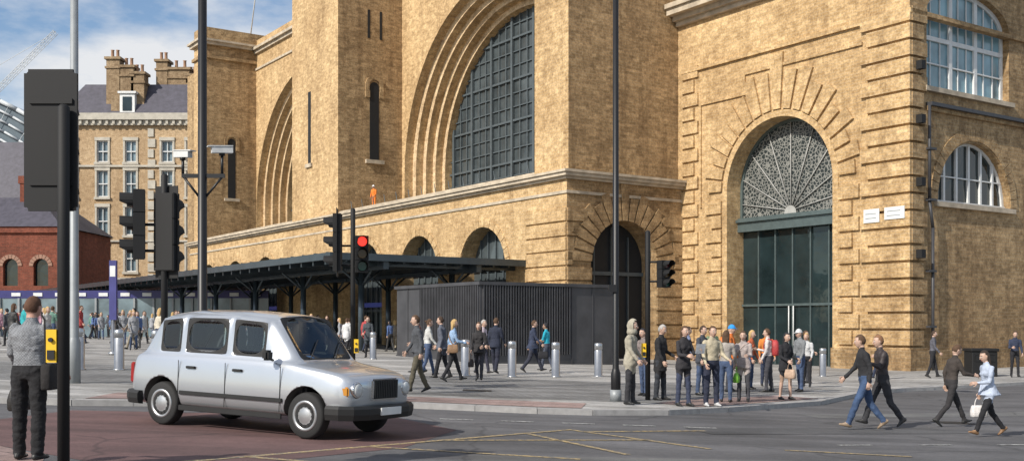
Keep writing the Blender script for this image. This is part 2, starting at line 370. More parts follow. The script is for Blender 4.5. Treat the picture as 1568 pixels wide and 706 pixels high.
# ------------------------------------------------------------ canopy
CA=empty('entrance_canopy',ST.location,ST.rotation_euler.z)
bm=bmesh.new()
zc=5.0
box(bm,-73,-3.5,-11.6,-11.35,zc-.22,zc+.12)
box(bm,-3.75,-3.5,-11.35,-.1,zc-.22,zc+.12)
box(bm,-73,-3.75,-11.35,-.1,zc+.02,zc+.06)
box(bm,-73,-3.75,-8.6,-8.3,zc-.6,zc+.0); box(bm,-73,-3.75,-3.1,-2.8,zc-.6,zc+.0)
x=-4.6
while x>-73: box(bm,x-.08,x+.08,-11.35,-.1,zc-.42,zc+.01); box(bm,x-.05,x+.05,-11.3,-.1,zc+.06,zc+.2); x-=1.45
for yy in (-10.6,-9.8,-7.4,-6.2,-5,-4,-2,-1): box(bm,-73,-3.8,yy-.05,yy+.05,zc-.3,zc-.0)
x=-6.5
while x>-73:
    for yy in (-8.45,-2.95):
        cyl(bm,(x,yy,-.5),(x,yy,zc-.5),.16,n=14)
        for s in (-1,1):
            cyl(bm,(x,yy,zc-1.4),(x+s*1.3,yy,zc-.5),.06,n=8)
            cyl(bm,(x,yy,zc-1.4),(x,yy+s*1.3,zc-.4),.06,n=8)
    x-=7.4
mkobj('canopy_frame',bm,CANO,CA)
# ------------------------------------------------------------ corner building
CB=empty('corner_station_building',ST.location,ST.rotation_euler.z)
B=bmesh.new(); BD=bmesh.new(); SN=bmesh.new(); W=bmesh.new(); G=bmesh.new(); LD=bmesh.new(); FL=bmesh.new(); G2=bmesh.new(); MT=bmesh.new(); WB=bmesh.new()
Q=FR(8.11); ac=6.85; ar=3.45; asp=8.65; HT=18.6
awall(B,Q,0,14.5,-1.5,HT,[(ac,ar,-1.5,asp)],1.4)
mbox(B,Q,-.38,-.002,TOPC+.05,HT,.012,1.2)
o=outline(ac,ar,7.3,asp); fill(FL,Q,o,1.05)
fill(G,Q,[(ac-ar,-1.5),(ac-ar,7.0),(ac+ar,7.0),(ac+ar,-1.5)],1.2)
o2=outline(ac,ar-.16,7.3,asp); ringface(MT,Q,outline(ac,ar-.002,7.3,asp),o2,.95); reveal(MT,Q,o2,.95,1.04)
mbox(MT,Q,ac-ar,ac+ar,6.55,7.28,.75,1.15,0); mbox(MT,Q,ac-ar,ac+ar,7.05,7.2,.6,.75,0)
for k in range(9):
    a=R(-80+20*k)
    p0=Vector((ac,8.11+.98,7.45)); 
    dx,dz=math.sin(a),math.cos(a)
    oz=asp-7.45; bq=-dz*oz; disc=bq*bq-(oz*oz-(ar-.1)**2); L=-bq+math.sqrt(disc)
    p1=p0+Vector((dx*L,0,dz*L)); cyl(WB,p0,p1,.03,.03,6)
quad(WB,[(ac+.4*math.cos(R(t)),9.05,7.3+.4*math.sin(R(t))) for t in range(0,181,15)])
for k in (-2.3,-1.15,0,1.15,2.3): mbox(MT,Q,ac+k-.035,ac+k+.035,-1.5,6.55,1.1,1.19,0)
mbox(MT,Q,ac-ar,ac+ar,2.6,2.72,1.08,1.188,0)
for k in (-.15,.15): cyl(W,(ac+k,8.11+1.0,.6),(ac+k,8.11+1.0,2.6),.03,n=8)
vl=[1.35,1.7,1.3,1.9,1.5,2.1,1.9,2.5,2.3,3.2,2.3,2.5,1.9,2.1,1.5,1.9,1.3,1.7,1.35]
vouss(B,Q,ac,asp,ar+.38,19,lambda i:ar+vl[i],proud=.13,gap=.08)
ringface(B,Q,outline(ac,ar+.32,-1,asp),outline(ac,ar,-1,asp),-.05); reveal(B,Q,outline(ac,ar+.32,-1,asp),-.05,0); reveal(B,Q,outline(ac,ar,-1,asp),-.05,0)
z=-.8;k=0
while z<asp-.4:
    e=1.35 if k%2 else .95
    for s in (-1,1):
        a,b=sorted((ac+s*(ar+.38),ac+s*(ar+e+.2))); mbox(B,Q,a,b,z,z+.64,-.13,.02)
    z+=.76;k+=1
z=-.8;k=0
while z<15.2:
    mbox(B,Q,0.0,1.25 if k%2 else .95,z,z+.64,-.12,.02)
    mbox(B,Q,11.95 if k%2 else 12.3,14.62,z,z+.64,-.16,.02)
    mbox(BD,RT(14.5),8.112,9.2 if k%2 else 8.95,z,z+.64,-.15,.02)
    z+=.76;k+=1
mbox(B,Q,1.4,4.6,13.55,13.67,-.1,0); mbox(B,Q,1.4,1.5,8,13.55,-.1,0)
mbox(B,Q,6.0,12.0,14.6,14.75,-.1,0); mbox(B,Q,4.6,4.72,13.55,14.75,-.1,0);mbox(B,Q,4.72,6.0,14.6,14.75,-.1,0)
mbox(BD,Q,0,ac-ar-.01,-1.5,.55,-.2,0); mbox(BD,Q,ac+ar+.01,14.7,-1.5,.55,-.2,0); mbox(BD,RT(14.5),8.12,60,-1.5,.5,-.2,0)
for (z0,z1,pj) in ((15.5,15.7,.15),(18.2,18.45,.25),(18.45,18.7,.5),(18.7,19.05,.95),(19.05,19.3,1.1)):
    box(SN if z1>18 else B,-.3 if z1>18 else 0,14.5+pj,8.11-pj,9,z0,z1); box(SN if z1>18 else BD,14.3,14.5+pj,9.0005,60,z0,z1)
box(B,0,14.5,8.3,40,19.3,21)
T=RT(14.5)
def segwin(c,h,z0,zspring,rise,pane):
    pts=[(c-h,z0)]; n=16
    for i in range(n+1):
        a=math.pi*i/n; pts.append((c-h*math.cos(a),zspring+rise*math.sin(a)))
    pts.append((c+h,z0)); return pts
def hole_wall(c0,c1,z0,z1,o):
    quad(BD,[T(c0,z0,0),T(o[0][0],z0,0),T(o[0][0],z1,0),T(c0,z1,0)])
    quad(BD,[T(o[-1][0],z0,0),T(c1,z0,0),T(c1,z1,0),T(o[-1][0],z1,0)])
    quad(BD,[T(o[0][0],z0,0),T(o[-1][0],z0,0),T(o[-1][0],o[-1][1],0),T(o[0][0],o[0][1],0)])
    for (a,za),(b,zb) in zip(o[1:-1],o[2:-1]): quad(BD,[T(a,za,0),T(b,zb,0),T(b,z1,0),T(a,z1,0)])
    reveal(BD,T,o,0,.45); quad(BD,[T(o[0][0],o[0][1],0),T(o[-1][0],o[-1][1],0),T(o[-1][0],o[-1][1],.45),T(o[0][0],o[0][1],.45)])
ol=segwin(13.1,2.95,7.24,7.3,2.9,0); ou=segwin(12.65,3.3,12.4,15.8,1.4,0)
hole_wall(8.11,60,-1.5,11.4,ol); hole_wall(8.11,60,11.4,18.3,ou)
fill(G,T,ol,.42); fill(G2,T,ou,.42)
def inset(o,d,c):
    zb=o[0][1]; 
    return [(c+(u-c)*(1-d/3.0),max(zb+d*.0,zb+(z-zb)*(1-d/4.4))) for u,z in o]
for o,c in ((ol,13.1),(ou,12.65)):
    i2=inset(o,.18,c); ringface(W,T,o,i2,.32); reveal(W,T,i2,.32,.41)
def zt(o,u):
    for (a,za),(b,zb) in zip(o[1:-1],o[2:-1]):
        if a<=u<=b and b>a: return za+(zb-za)*(u-a)/(b-a)
    return o[1][1]
for o,c,h,z0,vs,hs in ((ol,13.1,2.95,7.24,(-1.96,-.98,0,.98,1.96),(8.5,)),(ou,12.65,3.3,12.4,(-2.5,-1.75,-1.0,-.33,.33,1.0,1.75,2.5),(13.6,14.75,15.8))):
    for i,v in enumerate(vs):
        if len(vs)==5: t=.07
        else: t=.12 if i in (2,5) else .025
        mbox(W,T,c+v-t,c+v+t,z0,zt(o,c+v)-.05,.30 if t>.05 else .36,.41)
    for zz in hs:
        hw=h if zz<=o[1][1] else h*math.sqrt(max(0,1-((zz-o[1][1])/(2.9 if o is ol else 1.4))**2))
        t=.10 if abs(zz-14.75)<.01 else .03
        mbox(W,T,c-hw,c+hw,zz-t,zz+t,.31,.412)
    mbox(W,T,c-h,c+h,z0,z0+.14,.25,.415)
    mbox(SN,T,c-h-.25,c+h+.25,z0-.22,z0-.002,-.18,.4)
for i in range(24):
    a0=-math.pi/2+math.pi*i/24; wedge(BD,T,13.1,7.3,2.97,3.5,a0+.006,a0+math.pi/24-.006,-.05,.02)
mbox(BD,T,9.3,60,11.3,11.5,-.14,0); mbox(LD,T,9.3,60,11.5,11.66,-.32,0)
cyl(LD,(14.72,9.5,-1),(14.72,9.5,6.0),.07,n=10); cyl(LD,(14.72,9.5,6.0),(14.72,9.25,7.2),.07,n=10); cyl(LD,(14.72,9.25,7.2),(14.72,9.25,11.5),.07,n=10)
for zz in (1.5,4,7.2,9.5): box(LD,14.62,14.84,9.1,9.62,zz,zz+.1)
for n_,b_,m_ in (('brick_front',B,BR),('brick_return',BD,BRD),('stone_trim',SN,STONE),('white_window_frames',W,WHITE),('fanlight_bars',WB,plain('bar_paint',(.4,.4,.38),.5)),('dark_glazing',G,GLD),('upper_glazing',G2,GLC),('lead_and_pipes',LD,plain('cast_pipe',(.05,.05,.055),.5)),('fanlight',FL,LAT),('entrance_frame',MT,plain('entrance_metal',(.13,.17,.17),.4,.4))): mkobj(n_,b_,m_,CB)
bm=bmesh.new()
for zz in (4.6,7.8,10.6,13): box(bm,14.66,14.95,8.35,8.65,zz,zz+.38); 
mkobj('corner_floodlights',bm,BLKM,CB)
for i,(c,z,w,h) in enumerate(((12.62,6.62,.85,.62),(13.85,6.66,1.05,.55))):
    e=bmesh.new(); mbox(e,Q,c-w/2,c+w/2,z-h/2,z+h/2,-.21,-.165,0)
    for k in range(2): mbox(e,Q,c-w*.38,c+w*.3,z+.07-k*.2,z+.11-k*.2,-.215,-.21,1)
    o=mkobj('street_name_sign',e,[WHITE,GREYP]); o.location=ST.location; o.rotation_euler=ST.rotation_euler
# ------------------------------------------------------------ dark kiosk
K=empty('clad_kiosk',(-1.32,44.4,0),ST.rotation_euler.z)
bm=bmesh.new(); box(bm,-7.15,0,0,7.08,-.6,3.28); 
box(bm,-7.25,.1,-.1,7.18,3.28,3.42)
x=-.05
while x>-4.9: box(bm,x-.05,x,-.08,.0,.55,3.27); x-=.135
y=.12
while y<4.7: box(bm,0,.08,y,y+.055,.35,3.27); y+=.135
for yy in (4.75,5.9): box(bm,0,.03,yy,yy+.03,-.6,3.27)
for xx in (-5.0,-6.1): box(bm,xx,xx+.03,-.03,0,-.6,3.27)
box(bm,-7.15,.0,-.05,-.001,-.6,.25)
mkobj('cladding',bm,plain('charcoal_cladding',(.08,.08,.086),.5,.2,.4,1.2),K)
# ------------------------------------------------------------ hotel
def gridwin(name,X0,X1,Y,z0,z1,cols,rows,wmat,parent,ww,glass=GLB,depth=.35):
    bw=bmesh.new(); bf=bmesh.new(); bg=bmesh.new(); bs=bmesh.new(); xs=sorted(cols)
    quad(bg,[(X0,Y+depth,z0),(X1,Y+depth,z0),(X1,Y+depth,z1),(X0,Y+depth,z1)])
    x=X0
    for c in xs:
        box(bw,x,c-ww/2,Y,Y+depth+.1,z0,z1); x=c+ww/2
    box(bw,x,X1,Y,Y+depth+.1,z0,z1)
    for c in xs:
        z=z0
        for (a,b) in rows:
            box(bw,c-ww/2,c+ww/2,Y+.002,Y+depth+.1,z,a); z=b
            for s in (-1,1): box(bf,c+s*ww/2-(.1 if s>0 else 0),c+s*ww/2+(.1 if s<0 else 0),Y+.12,Y+.3,a,b)
            box(bf,c-ww/2+.1,c+ww/2-.1,Y+.12,Y+.3,b-.12,b); box(bf,c-ww/2+.1,c+ww/2-.1,Y+.12,Y+.3,a,a+.14)
            box(bf,c-ww/2+.1,c+ww/2-.1,Y+.1,Y+.29,(a+b)/2-.06,(a+b)/2+.06); box(bf,c-.035,c+.035,Y+.14,Y+.29,a+.14,b-.12)
            box(bs,c-ww/2-.3,c+ww/2+.3,Y-.25,Y,a-.28,a); box(bs,c-ww/2-.25,c+ww/2+.25,Y-.15,Y,b,b+.4)
            box(bs,c-ww/2-.22,c-ww/2,Y-.1,Y,a,b); box(bs,c+ww/2,c+ww/2+.22,Y-.1,Y,a,b)
        box(bw,c-ww/2,c+ww/2,Y+.002,Y+depth+.1,z,z1)
    mkobj(name+'_wall',bw,wmat,parent); mkobj(name+'_frames',bf,WHITE,parent); mkobj(name+'_surrounds',bs,STONE2,parent); mkobj(name+'_glass',bg,glass,parent)
H=empty('hotel_building')
gridwin('facade',-55,-36,130,5,26.2,[-53.2,-49.4,-46.0,-41.6,-38.6],[(8.0,11.2),(12.4,15.8),(17.0,20.2),(21.2,23.8)],BRH,H,1.35)
bm=bmesh.new()
box(bm,-55.6,-36,129.2,131,26.2,27.0); box(bm,-55.3,-36,129.6,131,25.6,26.2); box(bm,-55.3,-36,129.75,130,11.6,11.8);box(bm,-55.3,-36,129.75,130,20.6,20.85)
box(bm,-55.1,-36,129.8,131,-1,5); box(bm,-55.4,-36,129.5,131,5,5.5); box(bm,-55.4,-36,129.6,130,7.0,7.3)
x=-55.2
while x<-36: box(bm,x,x+.3,129.35,129.6,25.7,26.19); x+=.8
mkobj('pale_bands',bm,STONE2,H)
bm=bmesh.new()
for i in range(16):
    box(bm,-55.15,-54.4 if i%2 else -54.1,129.85,130.1,5.5+i*1.25,6.5+i*1.25); box(bm,-43.9 ,-43.2 if i%2 else -43.0,129.85,130.1,5.5+i*1.25,6.5+i*1.25)
for i in range(5): box(bm,-54.3+i*4,-51.9+i*4,129.7,129.82,.2,4.2,1)
mkobj('quoins_and_shopfront',bm,[STONE2,GLD],H)
bm=bmesh.new()
def hip(bm,x0,x1,y0,y1,z0,z1,ins):
    a=[(x0,y0,z0),(x1,y0,z0),(x1,y1,z0),(x0,y1,z0)]; b=[(x0+ins,y0+ins,z1),(x1-ins,y0+ins,z1),(x1-ins,y1-ins,z1),(x0+ins,y1-ins,z1)]
    va=[bm.verts.new(p) for p in a]; vb=[bm.verts.new(p) for p in b]; bm.faces.new(vb)
    for i in range(4): bm.faces.new((va[i],va[(i+1)%4],vb[(i+1)%4],vb[i]))
hip(bm,-55.2,-36.2,130.3,146,27.0,31.2,2.6)
mkobj('slate_roof',bm,SLATE,H)
bm=bmesh.new(); bo=bmesh.new()
for (xc,yc,zt_,ww) in ((-48.6,132,34.2,.8),(-46.9,132,33.2,.8),(-45.6,132,32.4,.8),(-43.3,134,34.4,.7),(-41.2,134,33.4,1.3),(-39.7,134,32.6,.6),(-38.9,133,32.0,.5)):
    box(bm,xc-ww,xc+ww,yc-.8,yc+.8,27,zt_); box(bm,xc-ww-.15,xc+ww+.15,yc-.95,yc+.95,zt_-1.4,zt_-1.15); box(bm,xc-ww-.2,xc+ww+.2,yc-1,yc+1,zt_-.3,zt_)
    for k in (-.4,.4): lathe(bo,[(.22,0),(.26,.1),(.2,.2),(.18,.9),(.24,1.0)],'z',(xc+k*ww,yc,zt_),10)
box(bm,-48.6,-46.6,130.6,133,27,29.5)
mkobj('chimney_stacks',bm,brick('chimney_brick',(.36,.27,.17),(.28,.20,.12),(.33,.28,.2),stain=.7,grime=1),H); mkobj('chimney_pots',bo,plain('terracotta',(.35,.2,.12),.8),H)
bm=bmesh.new()
for xc in (-46.6,):
    box(bm,xc-.9,xc+.9,130.5,132.5,27.2,29.6,0); box(bm,xc-.55,xc+.55,130.44,130.5,27.5,29.2,1); box(bm,xc-1.1,xc+1.1,130.3,132.6,29.6,29.85,0)
mkobj('dormer',bm,[WHITE,GLD],H)
bm=bmesh.new(); box(bm,-55,-36,130.5,146,-1,26.2); mkobj('body',bm,BRH,H)
# ------------------------------------------------------------ red brick building & train shed
Rb=empty('red_brick_building')
bm=bmesh.new(); box(bm,-80,-46.2,110.6,124,-1,11.6); 
awall(bm,FR(110.0),-80,-46.2,-1,11.6,[(-76+3.1*i,.75,5.6,7.6) for i in range(10)],.5)
box(bm,-80,-46,109.75,110,11.0,11.6); box(bm,-80,-46,109.8,110,4.4,4.8)
for xc in (-50.8,-56,-62): box(bm,xc-.8,xc+.8,113,114.4,11,17.2); box(bm,xc-.95,xc+.95,112.9,114.5,16.4,17.2)
mkobj('brick_walls',bm,BRR,Rb)
bm=bmesh.new()
for i in range(10): fill(bm,FR(110.0),outline(-76+3.1*i,.75,5.6,7.6,10),.45)
mkobj('arched_windows',bm,GLD,Rb)
bm=bmesh.new()
for i in range(10):
    for j in range(9): 
        a0=-math.pi/2+math.pi*j/9; wedge(bm,FR(110.0),-76+3.1*i,7.6,.78,1.2,a0+.02,a0+.32,-.08,.02)
mkobj('stone_arch_heads',bm,plain('sandstone',(.35,.2,.14),.8),Rb)
bm=bmesh.new(); hip(bm,-80.5,-45.8,109.6,124,11.62,15.0,4); mkobj('slate_roof',bm,SLATE,Rb)
Ts=empty('train_shed')
bm=bmesh.new(); rg=[]
SX,SR,SH=-103,45,42.5
for yy in (176,320):
    rg.append([Vector((SX+SR*math.cos(R(a)),yy,SH*math.sin(R(a)))) for a in range(0,181,4)])
for i in range(len(rg[0])-1): quad(bm,[rg[0][i],rg[0][i+1],rg[1][i+1],rg[1][i]])
f=bm.faces.new([bm.verts.new(p) for p in rg[0]]); f.material_index=1
mkobj('barrel_roof',bm,[plain('roof_glazing',(.14,.19,.22),.3,0,.2,.2),plain('gable_glass',(.12,.16,.19),.4)],Ts,smooth=False)
bm=bmesh.new()
for kk in range(8):
    pts=[Vector((SX+(SR-.2-1.4*kk)*math.cos(R(a)),175.6,(SH-.2-1.4*kk)*math.sin(R(a)))) for a in range(0,181,4)]
    for a,b in zip(pts,pts[1:]): cyl(bm,a,b,.38 if kk==0 else .2,n=6)
for a in range(2,180,6):
    cyl(bm,Vector((SX+(SR-.4)*math.cos(R(a)),175.6,(SH-.4)*math.sin(R(a)))),Vector((SX+(SR-10)*math.cos(R(a)),175.6,(SH-10)*math.sin(R(a)))),.06,n=4)
mkobj('gable_ribs',bm,plain('shed_paint',(.55,.58,.6),.5),Ts)
bm=bmesh.new(); hip(bm,-110,-64,150,165,16,28,6); box(bm,-110,-64,150.3,165,-1,16); mkobj('background_terrace',bm,[SLATE])
bm=bmesh.new(); box(bm,-130,-60,200,230,0,14); box(bm,-34,40,150,170,0,12); mkobj('distant_buildings',bm,BRH)
Cr=bmesh.new()
def truss(bm,a,b,w):
    a=Vector(a);b=Vector(b);d=(b-a);n=int(d.length/w/1.2);d/=n
    up=Vector((0,0,1)) if abs(d.normalized().z)<.9 else Vector((1,0,0)); s=d.cross(up).normalized()*w/2; u=s.cross(d).normalized()*w/2
    for o in (s+u,s-u,-s+u,-s-u): cyl(bm,a+o,b+o,.09,n=4)
    for i in range(n):
        p=a+d*i; cyl(bm,p+s+u,p+d-s+u,.05,n=4); cyl(bm,p+s-u,p+d+s+u,.05,n=4); cyl(bm,p-s-u,p+d-s+u,.05,n=4)
truss(Cr,(-144,300,0),(-144,300,66),1.8); truss(Cr,(-148,300,62),(-127,300,83),1.1); cyl(Cr,(-144,300,73),(-127,300,83),.07,n=4); cyl(Cr,(-144,300,66),(-144,300,73),.2,n=6)
box(Cr,-149.5,-146,299,301,60,62.5)
mkobj('tower_crane',Cr,plain('crane_paint',(.72,.72,.7),.5))
# ------------------------------------------------------------ far furniture
bm=bmesh.new(); box(bm,-40,-19,84,84.3,3.7,4.3,0); box(bm,-40,-19,84.05,84.25,.5,3.7,1)
for i in range(12): box(bm,-39+i*1.7,-38.3+i*1.7,83.94,84,3.85,4.12,2)
for i in range(14): box(bm,-40+i*1.5,-39.85+i*1.5,83.9,84.05,.5,3.7,3)
mkobj('station_shopfront',bm,[plain('blue_panel',(.035,.035,.16),.4),GLB,WHITE,GREYP])
def totem(x,y):
    bm=bmesh.new(); z=gz(x); lathe(bm,[(.18,0),(.18,.1),(.07,.12),(.07,3.3)],'z',(x,y,z),14,0)
    box(bm,x-.13,x+.13,y-.07,y+.07,z+1.3,z+3.5,1); box(bm,x-.1,x+.1,y-.08,y-.07,z+2.9,z+3.3,2)
    mkobj('information_totem',bm,[STEEL,plain('totem_blue',(.06,.06,.22),.4),WHITE])
totem(-14.8,40); totem(-27,66)
# ------------------------------------------------------------ street furniture
def bollard(x,y,h=1.12,r=.135):
    bm=bmesh.new(); lathe(bm,[(r+.03,0),(r+.03,.03),(r,.035),(r,h-.25),(r-.012,h-.245),(r-.012,h-.215),(r,h-.21),(r,h-.03),(r-.02,h),(.02,h+.012)],'z',(0,0,0),24)
    mkobj('bollard',bm,STEEL,smooth=False,loc=(x,y,gz(x)))
for x,y in ((-11.8,29.4),(-10.9,29.9),(-10.1,30.6),(-1.45,33.5),(0.0,33.8),(1.41,34.8),(2.9,36.2),(-5.8,45),(12.4,43),(-13.2,29.0),(-22,50),(-24,52),(-20,48),(-17,46)): bollard(x,y)
def pole(name,x,y,r0,r1,h,mat,base=None):
    bm=bmesh.new(); z=-.15
    pr=[(r0*1.35,z),(r0*1.35,.9),(r0*1.05,1.0),(r0,1.02),(r1,h)] if base is None else base
    lathe(bm,pr,'z',(0,0,0),18); 
    return mkobj(name,bm,mat,smooth=False,loc=(x,y,gz(x)))
LP=empty('street_lamp',(2.34,24.3,gz(2.34)))
bm=bmesh.new(); lathe(bm,[(.11,-.1),(.11,.62),(.085,.7),(.072,.75),(.06,12)],'z',(0,0,0),18,0); lathe(bm,[(.13,.26),(.13,.0)],'z',(0,0,0),18,1)
box(bm,-.16,.02,-.1,.1,2.45,2.62,0)
cyl(bm,(0,0,12),(0,-1.6,12.4),.05,n=10); box(bm,-.17,.17,-2.3,-1.5,12.33,12.5,0); box(bm,-.14,.14,-2.25,-1.55,12.29,12.33,1)
mkobj('column_and_lantern',bm,[BLK,GREYP],LP)
def cctv(x,y):
    e=empty('cctv_mast',(x,y,gz(x))); bm=bmesh.new()
    lathe(bm,[(.16,-.1),(.16,1.2),(.095,1.3),(.08,14)],'z',(0,0,0),18,0)
    z=4.45
    box(bm,-.42,.46,-.03,.03,z-.04,z+.04,0); cyl(bm,(-.4,0,z),(-.05,0,z-.45),.025,n=8,mi=0); cyl(bm,(.42,0,z),(.05,0,z-.45),.025,n=8,mi=0)
    for s,zz,L in ((-1,z+.38,.38),(1,z+.47,.42)):
        xx=.40*s; cyl(bm,(xx,0,z),(xx,0,zz),.03,n=8,mi=0)
        yaw=Matrix.Rotation(R(25*s),3,'Z'); dn=.09
        def cb(x0,x1,y0,y1,z0,z1,mi):
            vs=box(bm,x0,x1,y0,y1,z0,z1,mi)
            for v in vs:
                q=Vector((v.co.x,v.co.y,0)); q=yaw@q; v.co=Vector((xx+q.x,q.y,zz+v.co.z-dn*abs(v.co.x)*(1 if v.co.x*s<0 else -.3)))
        cb(-L/2,L/2,-.07,.07,0,.125,1); cb(-L/2-.08*(s>0),L/2+.08*(s<0),-.085,.085,.13,.15,1)
        cyl(bm,(xx,0,zz-.06),(xx,0,zz),.06,n=10,mi=0)
    mkobj('mast_and_cameras',bm,[BLK,plain('camera_housing',(.62,.63,.62),.5),DARK],e)
cctv(-6.32,22)
pole('flag_mast',-9.75,24,.10,.075,13,GREYP)
def emis(name,c,s):
    m,n,b=nt(name); b.inputs['Base Color'].default_value=(*c,1); b.inputs['Emission Color'].default_value=(*c,1); b.inputs['Emission Strength'].default_value=s; b.inputs['Roughness'].default_value=.3; return m
REDL=emis('red_lamp_lit',(1,.05,.03),1.2)
LENS=[plain('red_lens_off',(.10,.01,.01),.2),plain('amber_lens_off',(.12,.06,.01),.2),plain('green_lens_off',(.01,.07,.05),.2)]
def head(bm,cx,cy,z0,ang,h=1.0,board=True,lit=None,w=.15,bw=.26):
    a=R(ang); f=Vector((math.cos(a),math.sin(a),0)); s=Vector((-f.y,f.x,0)); c=Vector((cx,cy,z0))
    def obox(f0,f1,s0,s1,za,zb,mi):
        v=[bm.verts.new(c+f*p+s*q+Vector((0,0,r))) for p,q,r in ((f0,s0,za),(f1,s0,za),(f1,s1,za),(f0,s1,za),(f0,s0,zb),(f1,s0,zb),(f1,s1,zb),(f0,s1,zb))]
        for k in ((3,2,1,0),(4,5,6,7),(0,1,5,4),(1,2,6,5),(2,3,7,6),(3,0,4,7)):
            g=bm.faces.new([v[i] for i in k]); g.material_index=mi
    for k in range(3): obox(-.09,.1,-w,w,k*h/3+.008,(k+1)*h/3-.008,0)
    obox(-.1,.08,-w*.9,w*.9,0.02,h-.02,0)
    if board: obox(.0,.015,-bw,bw,-.12,h+.12,0)
    for k in range(3):
        zz=(k+.5)*h/3; p=c+f*.1+Vector((0,0,zz)); r=min(w*.75,h/6*.8)
        mi=2+(2-k) if not(lit==k) else 1
        tube(bm,[ringpts(p,s*r,Vector((0,0,r)),16),ringpts(p+f*.02,s*r*.9,Vector((0,0,r*.9)),16)],mi)
        n=12; pa=[];pb=[]
        for i in range(n+1):
            t=R(-40+260*i/n); pa.append(p+s*math.cos(t)*r*1.12+Vector((0,0,math.sin(t)*r*1.12))); 
            L=.22 if math.sin(t)>0 else .1
            pb.append(p+f*L+s*math.cos(t)*r*1.12+Vector((0,0,math.sin(t)*r*1.12)))
        for i in range(n): quad(bm,[pa[i],pa[i+1],pb[i+1],pb[i]],0)
SM=[BLKM,REDL]+LENS+[YEL,DARK,GREYP]
def signal(x,y,h,heads,button=None,r=.057,extra=0):
    e=empty('traffic_light',(x,y,gz(x))); bm=bmesh.new()
    lathe(bm,[(r,-.15),(r,h),(r*.5,h+.03)],'z',(0,0,0),18,0)
    for hd in heads:
        head(bm,*hd[:4],**hd[4])
        cyl(bm,(0,0,hd[2]+.15),(hd[0],hd[1],hd[2]+.15),.025,n=8); cyl(bm,(0,0,hd[2]+.6),(hd[0],hd[1],hd[2]+.6),.025,n=8)
    if button:
        bx,by,bz=button; box(bm,bx-.05,bx+.05,by-.05,by+.05,bz,bz+.32,5); box(bm,bx-.035,bx+.035,by-.065,by-.05,bz+.03,bz+.12,6); cyl(bm,(bx,by-.05,bz+.22),(bx,by-.075,bz+.22),.022,n=12,mi=6)
    mkobj('pole_and_signal_heads',bm,SM,e)
    return e
e1=signal(-4.37,10.5,3.6,[(-.15,.20,2.62,97,dict(h=1.20,w=.16,bw=.2,board=False))],(-.10,0,1.12))
bm=bmesh.new(); box(bm,-.42,.10,.075,.105,2.60,3.99)
bmesh.ops.bevel(bm,geom=[e for e in bm.edges if abs(e.verts[0].co.y-e.verts[1].co.y)>.01],offset=.04,segments=3,affect='EDGES')
for zz in (2.85,3.65): box(bm,-.36,.06,.055,.074,zz,zz+.05)
mkobj('backing_board',bm,BLKM,e1)
signal(-6.0,18.6,4.0,[(-.42,-.05,2.55,200,dict(h=1.2,board=False,w=.17)),(.03,.02,2.35,75,dict(h=1.35,w=.19,bw=.22))],None)
signal(-3.72,25.2,4.2,[(-.36,0,2.75,185,dict(h=1.35,w=.17,board=True,bw=.24)),(.22,-.12,2.72,-75,dict(h=.86,w=.15,board=False,lit=2))],(.09,-.05,.85))
signal(3.15,25,3.9,[(.36,-.05,2.60,-60,dict(h=.64,w=.13,board=False)) ],(-.10,-.05,1.0),r=.06)
bm=bmesh.new(); box(bm,-.5,.5,-.4,.4,0,1.0); box(bm,-.55,.55,-.45,.45,1.0,1.12); box(bm,-.4,.4,-.41,-.4,.6,.85); bmesh.ops.bevel(bm,geom=bm.edges[:],offset=.02,segments=1,affect='EDGES')
mkobj('litter_bin',bm,BLKM,loc=(18.7,43.0,gz(18.7)))
# ------------------------------------------------------------ taxi
def carpaint():
    m,n,b=nt('silver_car_paint'); v=objc(n); f=noi(n,700,2,v)
    s=n.nodes.new('ShaderNodeSeparateXYZ'); n.links.new(v,s.inputs[0])
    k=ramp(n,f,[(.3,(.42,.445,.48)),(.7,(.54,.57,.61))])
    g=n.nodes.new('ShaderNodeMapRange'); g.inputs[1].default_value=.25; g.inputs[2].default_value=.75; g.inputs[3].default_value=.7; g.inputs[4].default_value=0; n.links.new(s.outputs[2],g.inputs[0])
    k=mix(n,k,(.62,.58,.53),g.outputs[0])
    n.links.new(k,b.inputs['Base Color']); b.inputs['Metallic'].default_value=.6; b.inputs['Roughness'].default_value=.28
    b.inputs['Coat Weight'].default_value=.8; b.inputs['Coat Roughness'].default_value=.04
    bump(n,b,noi(n,1.2,2,v),.05,.05); return m
def carglass():
    m=bpy.data.materials.new('tinted_glass'); m.use_nodes=True; n=m.node_tree; n.nodes.clear()
    o=n.nodes.new('ShaderNodeOutputMaterial'); g=n.nodes.new('ShaderNodeBsdfGlossy'); t=n.nodes.new('ShaderNodeBsdfTransparent'); x=n.nodes.new('ShaderNodeMixShader'); fr=n.nodes.new('ShaderNodeFresnel')
    fr.inputs[0].default_value=1.8; g.inputs['Roughness'].default_value=.03; t.inputs[0].default_value=(.56,.62,.61,1)
    n.links.new(fr.outputs[0],x.inputs[0]); n.links.new(t.outputs[0],x.inputs[1]); n.links.new(g.outputs[0],x.inputs[2]); n.links.new(x.outputs[0],o.inputs[0]); return m
PAINT=carpaint(); CGL=carglass(); CHR=plain('chrome',(.7,.7,.7),.12,1,.05); RUB=plain('black_rubber',(.012,.012,.012),.6); TYRE=plain('tyre_rubber',(.02,.02,.02),.8,bs=.2); HUB=plain('wheel_trim',(.48,.49,.5),.35,.7)
TX=empty('taxi')
hd=Vector((.883,-.469,0)).normalized(); fw=Vector((hd.x,hd.y,-.035*hd.x)).normalized(); up=Vector((.035,0,1)).normalized(); lf=up.cross(fw).normalized(); up=fw.cross(lf)
M=Matrix.Identity(4)
for i,v in enumerate((fw,lf,up)):
    for j in range(3): M[j][i]=v[j]
